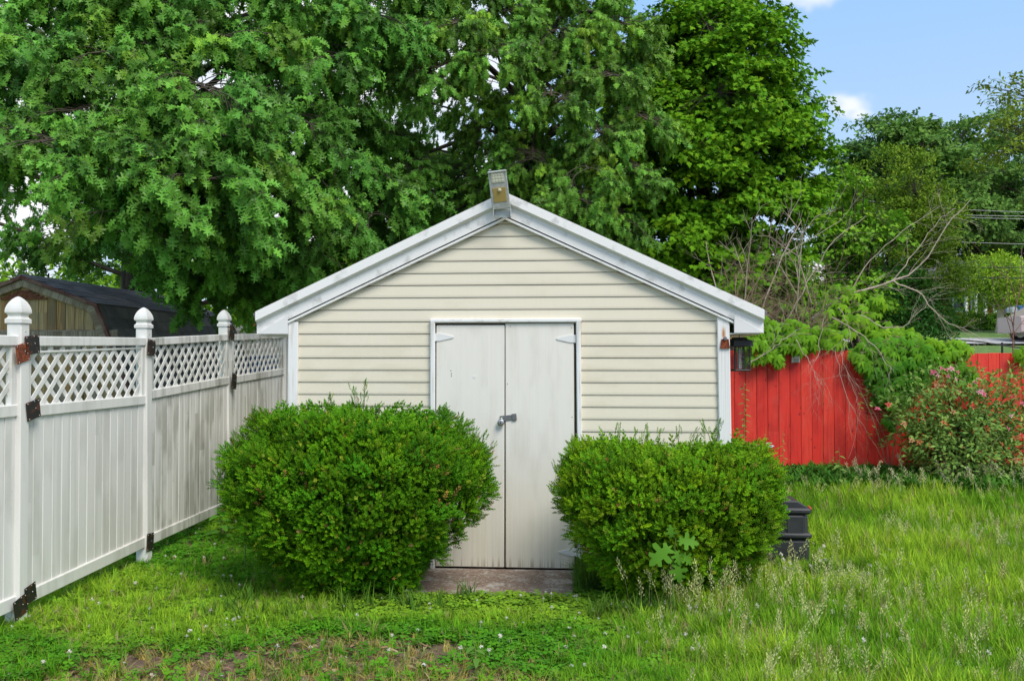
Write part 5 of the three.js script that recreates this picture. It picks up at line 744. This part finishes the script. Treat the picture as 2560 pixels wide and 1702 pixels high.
{
  const r = rng(900), tall = [[], [], []], cl = [[], []], seed = [[], []], flowers = [], dry = [], cover = [];
  const avoid = (x, z) => { const dx = x - SHED[0], dz = z - SHED[2], u = dx * Math.cos(YAW) + dz * Math.sin(YAW), w = -dx * Math.sin(YAW) + dz * Math.cos(YAW); if (w < 0 && Math.abs(u) < 1.86 && w > -3.3) return true; return u > -0.7 - w * 0.03 && u < 0.62 && w > -0.1 && w < 0.93; };
  const bare = (x, z) => { const e = Math.hypot((x + 1.15) / 1.6, (z + 5.3) / 0.6), n = fbm(x * 2.2, z * 2.2, 301, 4), n2 = fbm(x * 5, z * 5, 305, 3); let b = smooth(1.35, 0.7, e + (n - 0.5) * 1.6) * 0.97 + smooth(0.6, 0.72, n) * 0.5 * smooth(2.5, 1, x) * smooth(-7.6, -5.8, z); b += smooth(0.62, 0.75, n2) * 0.35 * smooth(1.5, 0.4, x); b += smooth(0.5, 0.25, Math.abs(x + 3.2)) * 0.3; return clamp(b); };
  const yUp = (x, z) => groundH(x, z);
  const add = (list, x, z, s, tilt, c, sy = s) => { const m = new THREE.Matrix4().compose(V(x, yUp(x, z), z), new THREE.Quaternion().setFromEuler(new THREE.Euler((r() - 0.5) * tilt, r() * 6.283, (r() - 0.5) * tilt)), V(s, sy, s)); list.push({ m, c }); };
  const patchy = (x, z, k = 0.9, s = 311) => fbm(x * k, z * k, s, 4);
  // rows of random spots, denser close to the lens
  for (let k = 0; k < 118000; k++) {
    const d = 4.6 + Math.pow(r(), 1.35) * 8.6, half = d * 0.56 + 0.4, x = (r() * 2 - 1) * half, z = -d; if (x < -3.55 || avoid(x, z)) continue;
    if (d > 12.95) continue; const bed = x > 2.2 && d > 11.25; if (bed) continue;
    const b = bare(x, z); const right = smooth(0.5, 1.6, x + (patchy(x, z, 1.3, 321) - 0.5) * 1.6), n = patchy(x, z), shade = 1;
    if (r() < b * 0.97) { if (r() < 0.16) add(dry, x, z, 0.04 + r() * 0.05, 0.6, tint(r, [0.34, 0.33, 0.1], 0.3, 0.4)); continue; }
    const yellow = smooth(0.4, 0.65, n);
    if (r() < lerp(0.62, 0.8, right)) {
      const fine = patchy(x, z, 3.4, 341), box = smooth(1.9, 2.1, x) * smooth(3, 2.7, x) * smooth(-6.9, -7.3, z) * smooth(-9.6, -9, z), h = (0.65 + 0.75 * fine) * (1 - 0.45 * box) * lerp(0.055 + r() * 0.07, 0.08 + r() * 0.11, right) * lerp(0.7, 1.2, n) * (1 + 0.25 * smooth(8, 11, d)) * (1 - 0.6 * smooth(1.3, 0.9, Math.abs(x + 0.1)) * smooth(-6.3, -6.7, z)), g = mixc([0.12, 0.335, 0.014], [0.33, 0.53, 0.036], clamp(yellow * 0.7 + right * 0.35 - 0.35 + fine * 0.55));
      add(tall[(r() * 3) | 0], x, z, h * 1.05, 0.35 + 0.5 * smooth(0.55, 0.75, fine), r() < 0.09 ? tint(r, [0.36, 0.31, 0.14], 0.2, 0.2) : tint(r, g, 0.25, 0.2), h * (1 + 0.4 * right));
    } else add(cl[(r() * 2) | 0], x, z, (0.04 + r() * 0.025) * lerp(1, 1.1, right), 0.5, tint(r, mixc([0.08, 0.275, 0.012], [0.22, 0.41, 0.025], yellow * 0.8), 0.25, 0.2));
    if (right > 0.4 && r() < 0.024 * smooth(0.38, 0.62, patchy(x, z, 0.7, 331)) * (d > 6.3 ? 1.25 : 0.6)) add(seed[r() < 0.8 ? 0 : 1], x, z, 0.2 + r() * 0.17, 0.5, tint(r, mixc([0.50, 0.58, 0.2], [0.58, 0.55, 0.28], r()), 0.15, 0.1));
    if (r() < 0.007 * lerp(1, 2.4, right)) flowers.push([x, z]);
  }
  // ivy-like cover of the bed, and rank growth at its foot
  for (let k = 0; k < 5200; k++) { const x = 2.3 + r() * 5.5, z = -11.28 - r() * 1.7; add(cover, x, z, 0.075 + r() * 0.04, 0.6, tint(r, mixc([0.035, 0.13, 0.015], [0.09, 0.24, 0.025], patchy(x, z, 2)), 0.3, 0.2)); const l = cover[cover.length - 1]; l.m.elements[13] += 0.04 + 0.1 * r() + 0.08 * patchy(x, z, 1.5, 9); }
  for (let k = 0; k < 2600; k++) { const x = 4.2 + r() * 3.6, z = -11 - r() * 1.6; add(tall[0], x, z, 0.12 + r() * 0.16, 0.5, tint(r, [0.11, 0.24, 0.03], 0.3, 0.3)); if (r() < 0.05) add(seed[0], x, z, 0.26 + r() * 0.2, 0.5, tint(r, [0.64, 0.62, 0.36], 0.2, 0.1)); }
  // long grass round the bushes, the box and the fence foot
  for (let k = 0; k < 620; k++) { const q = r() * 0.86; let x, z; if (q < 0.15) { x = 1.9 + r() * 0.9; z = -6.6 - r() * 1.2; } else if (q < 0.5) { x = 0.5 + r() * 0.15; z = -7.2 - r() * 0.7; } else if (q < 0.75) { x = 0.5 + r() * 1.6; z = -6.35 - r() * 0.25; } else { x = -2.2 + r() * 1.9; z = -6.3 - r() * 0.8; } if (avoid(x, z)) continue; add(tall[(r() * 3) | 0], x, z, 0.1 + r() * 0.14, 0.5, tint(r, [0.1, 0.22, 0.025], 0.3, 0.3)); if (x > 0.9 && r() < 0.09) add(seed[0], x, z, 0.26 + r() * 0.2, 0.5, tint(r, [0.62, 0.66, 0.3], 0.2, 0.1)); }
  const put = (name, geo, list, label, mat = M.grass) => { const m = inst(name, geo, mat, list.map((l) => l.m), list.map((l) => l.c), scene); tag(m, label, name.includes('clover') ? 'clover' : name.includes('cover') ? 'ground cover' : 'grass', undefined, 'stuff'); };
  put('grass', TUFTS[0], tall[0], 'upright green grass blades of the lawn'); put('grass', TUFTS[1], tall[1], 'arching green grass blades of the lawn'); put('grass', TUFTS[2], tall[2], 'dense straight green grass blades of the lawn');
  put('clover', CLOVER, cl[0], 'low clover leaves carpeting the lawn'); put('clover', CLOVER.clone().rotateY(1).scale(1.15, 1, 1.15), cl[1], 'larger clover leaves carpeting the lawn');
  put('seed_grass', SEED, seed[0], 'pale feathery grass seed heads on the right lawn'); put('seed_grass', SEED.clone().scale(0.7, 1.2, 0.7), seed[1], 'tall thin grass seed stalks on the right lawn');
  put('dry_grass', TUFTS[1], dry, 'dry straw coloured grass tufts on the bare patch'); put('ground_cover', CREEPER, cover, 'dark leafy ground cover in the bed along the red fence', M.leafMatt);
  // white clover heads
  const head = (() => { const l = [], rr = rng(3); for (let k = 0; k < 26; k++) { const d = rdir(rr); d.y = Math.abs(d.y) * 0.9 - 0.2; l.push([OVAL, leafM(V(0, 0.9, 0), d, V(0, 1, 0.2), 0.17)]); } const T = new Tubes().add([V(0, 0, 0), V(0.02, 0.9, 0)], 0.015, 0.012, 3).geo(); T.deleteAttribute('uv'); return mergeGeometries([...l.map(([g, m]) => g.clone().applyMatrix4(m).toNonIndexed()), T.toNonIndexed()]); })();
  const fl = flowers.map(([x, z]) => { const s = 0.06 + r() * 0.045; return { m: new THREE.Matrix4().compose(V(x, yUp(x, z), z), new THREE.Quaternion().setFromEuler(new THREE.Euler((r() - 0.5) * 0.5, r() * 6, (r() - 0.5) * 0.5)), V(s, s * (x > 1 ? 1.5 : 1), s)), c: tint(r, [0.72, 0.7, 0.6], 0.12) }; });
  tag(inst('clover_flowers', head, M.leafMatt, fl.map((l) => l.m), fl.map((l) => l.c), scene), 'small white clover flower heads scattered over the lawn', 'flowers', undefined, 'stuff');
  // low rosettes of broad leaves, and crumbs of soil and stone
  const ROSE = multi(Array.from({ length: 8 }, (_, k) => [DOCK, LM(0, 0.05, 0, [Math.cos(k * 2.4), 0.25 + 0.05 * k, Math.sin(k * 2.4)], [0, 1, 0], 0.7 + 0.3 * hash(k, 3, 3))])), ros = [];
  for (let k = 0; k < 420; k++) { const d = 4.9 + r() * 5, x = (r() * 2 - 1) * d * 0.55, z = -d; if (x < -3.2 || avoid(x, z) || bare(x, z) > 0.5) continue; add(ros, x, z, 0.06 + r() * 0.08, 0.5, tint(r, [0.15, 0.4, 0.03], 0.3, 0.3)); }
  tag(inst('broadleaf_weeds', ROSE, M.leafMatt, ros.map((l) => l.m), ros.map((l) => l.c), scene), 'low broad leaved weed rosettes scattered through the lawn', 'weeds', undefined, 'stuff');
  const crumb = new THREE.IcosahedronGeometry(1, 0), cr = []; for (let k = 0; k < 2600; k++) { const x = -3 + r() * 4.4, z = -4.8 - Math.pow(r(), 1.4) * 1.7; if (bare(x, z) < 0.3) continue; const s = 0.003 + r() * r() * 0.011; cr.push({ m: new THREE.Matrix4().compose(V(x, yUp(x, z) + s * 0.3, z), new THREE.Quaternion().setFromEuler(new THREE.Euler(r() * 6, r() * 6, r() * 6)), V(s, s * (0.5 + r() * 0.4), s * (0.7 + r() * 0.6))), c: r() < 0.1 ? tint(r, [0.4, 0.37, 0.33], 0.2) : tint(r, [0.2, 0.12, 0.08], 0.35) }); }
  tag(inst('soil_crumbs', crumb, std({ roughness: 1 }), cr.map((l) => l.m), cr.map((l) => l.c), scene), 'crumbs of soil and small stones on the bare patch', 'soil', undefined, 'stuff');
  // litter on the bare soil: pale petals, dead leaves, straw
  const lit = []; for (let k = 0; k < 900; k++) { const x = -3 + r() * 4.2, z = -4.9 - Math.pow(r(), 1.5) * 1.6; if (bare(x, z) < 0.35 && r() < 0.8) continue; const q = r(); lit.push({ m: leafM(V(x, yUp(x, z) + 0.012, z), V(r() - 0.5, 0.08, r() - 0.5), V((r() - 0.5) * 0.5, 1, (r() - 0.5) * 0.5), q < 0.12 ? 0.035 : 0.05 + r() * 0.05), c: q < 0.07 ? lin(0.7, 0.68, 0.66) : tint(r, q < 0.6 ? [0.3, 0.2, 0.11] : [0.36, 0.3, 0.16], 0.3) }); }
  tag(inst('leaf_litter', OVAL.clone().scale(0.6, 1, 1), M.leafMatt, lit.map((l) => l.m), lit.map((l) => l.c), scene), 'dead leaves and petals scattered on the bare soil', 'leaf litter', undefined, 'stuff');
  console.log('lawn', tall.map((t) => t.length), cl.map((t) => t.length), seed.map((t) => t.length), flowers.length, dry.length, cover.length);
}
console.log('leaves', log.join(' '));
renderer.render(scene, camera);
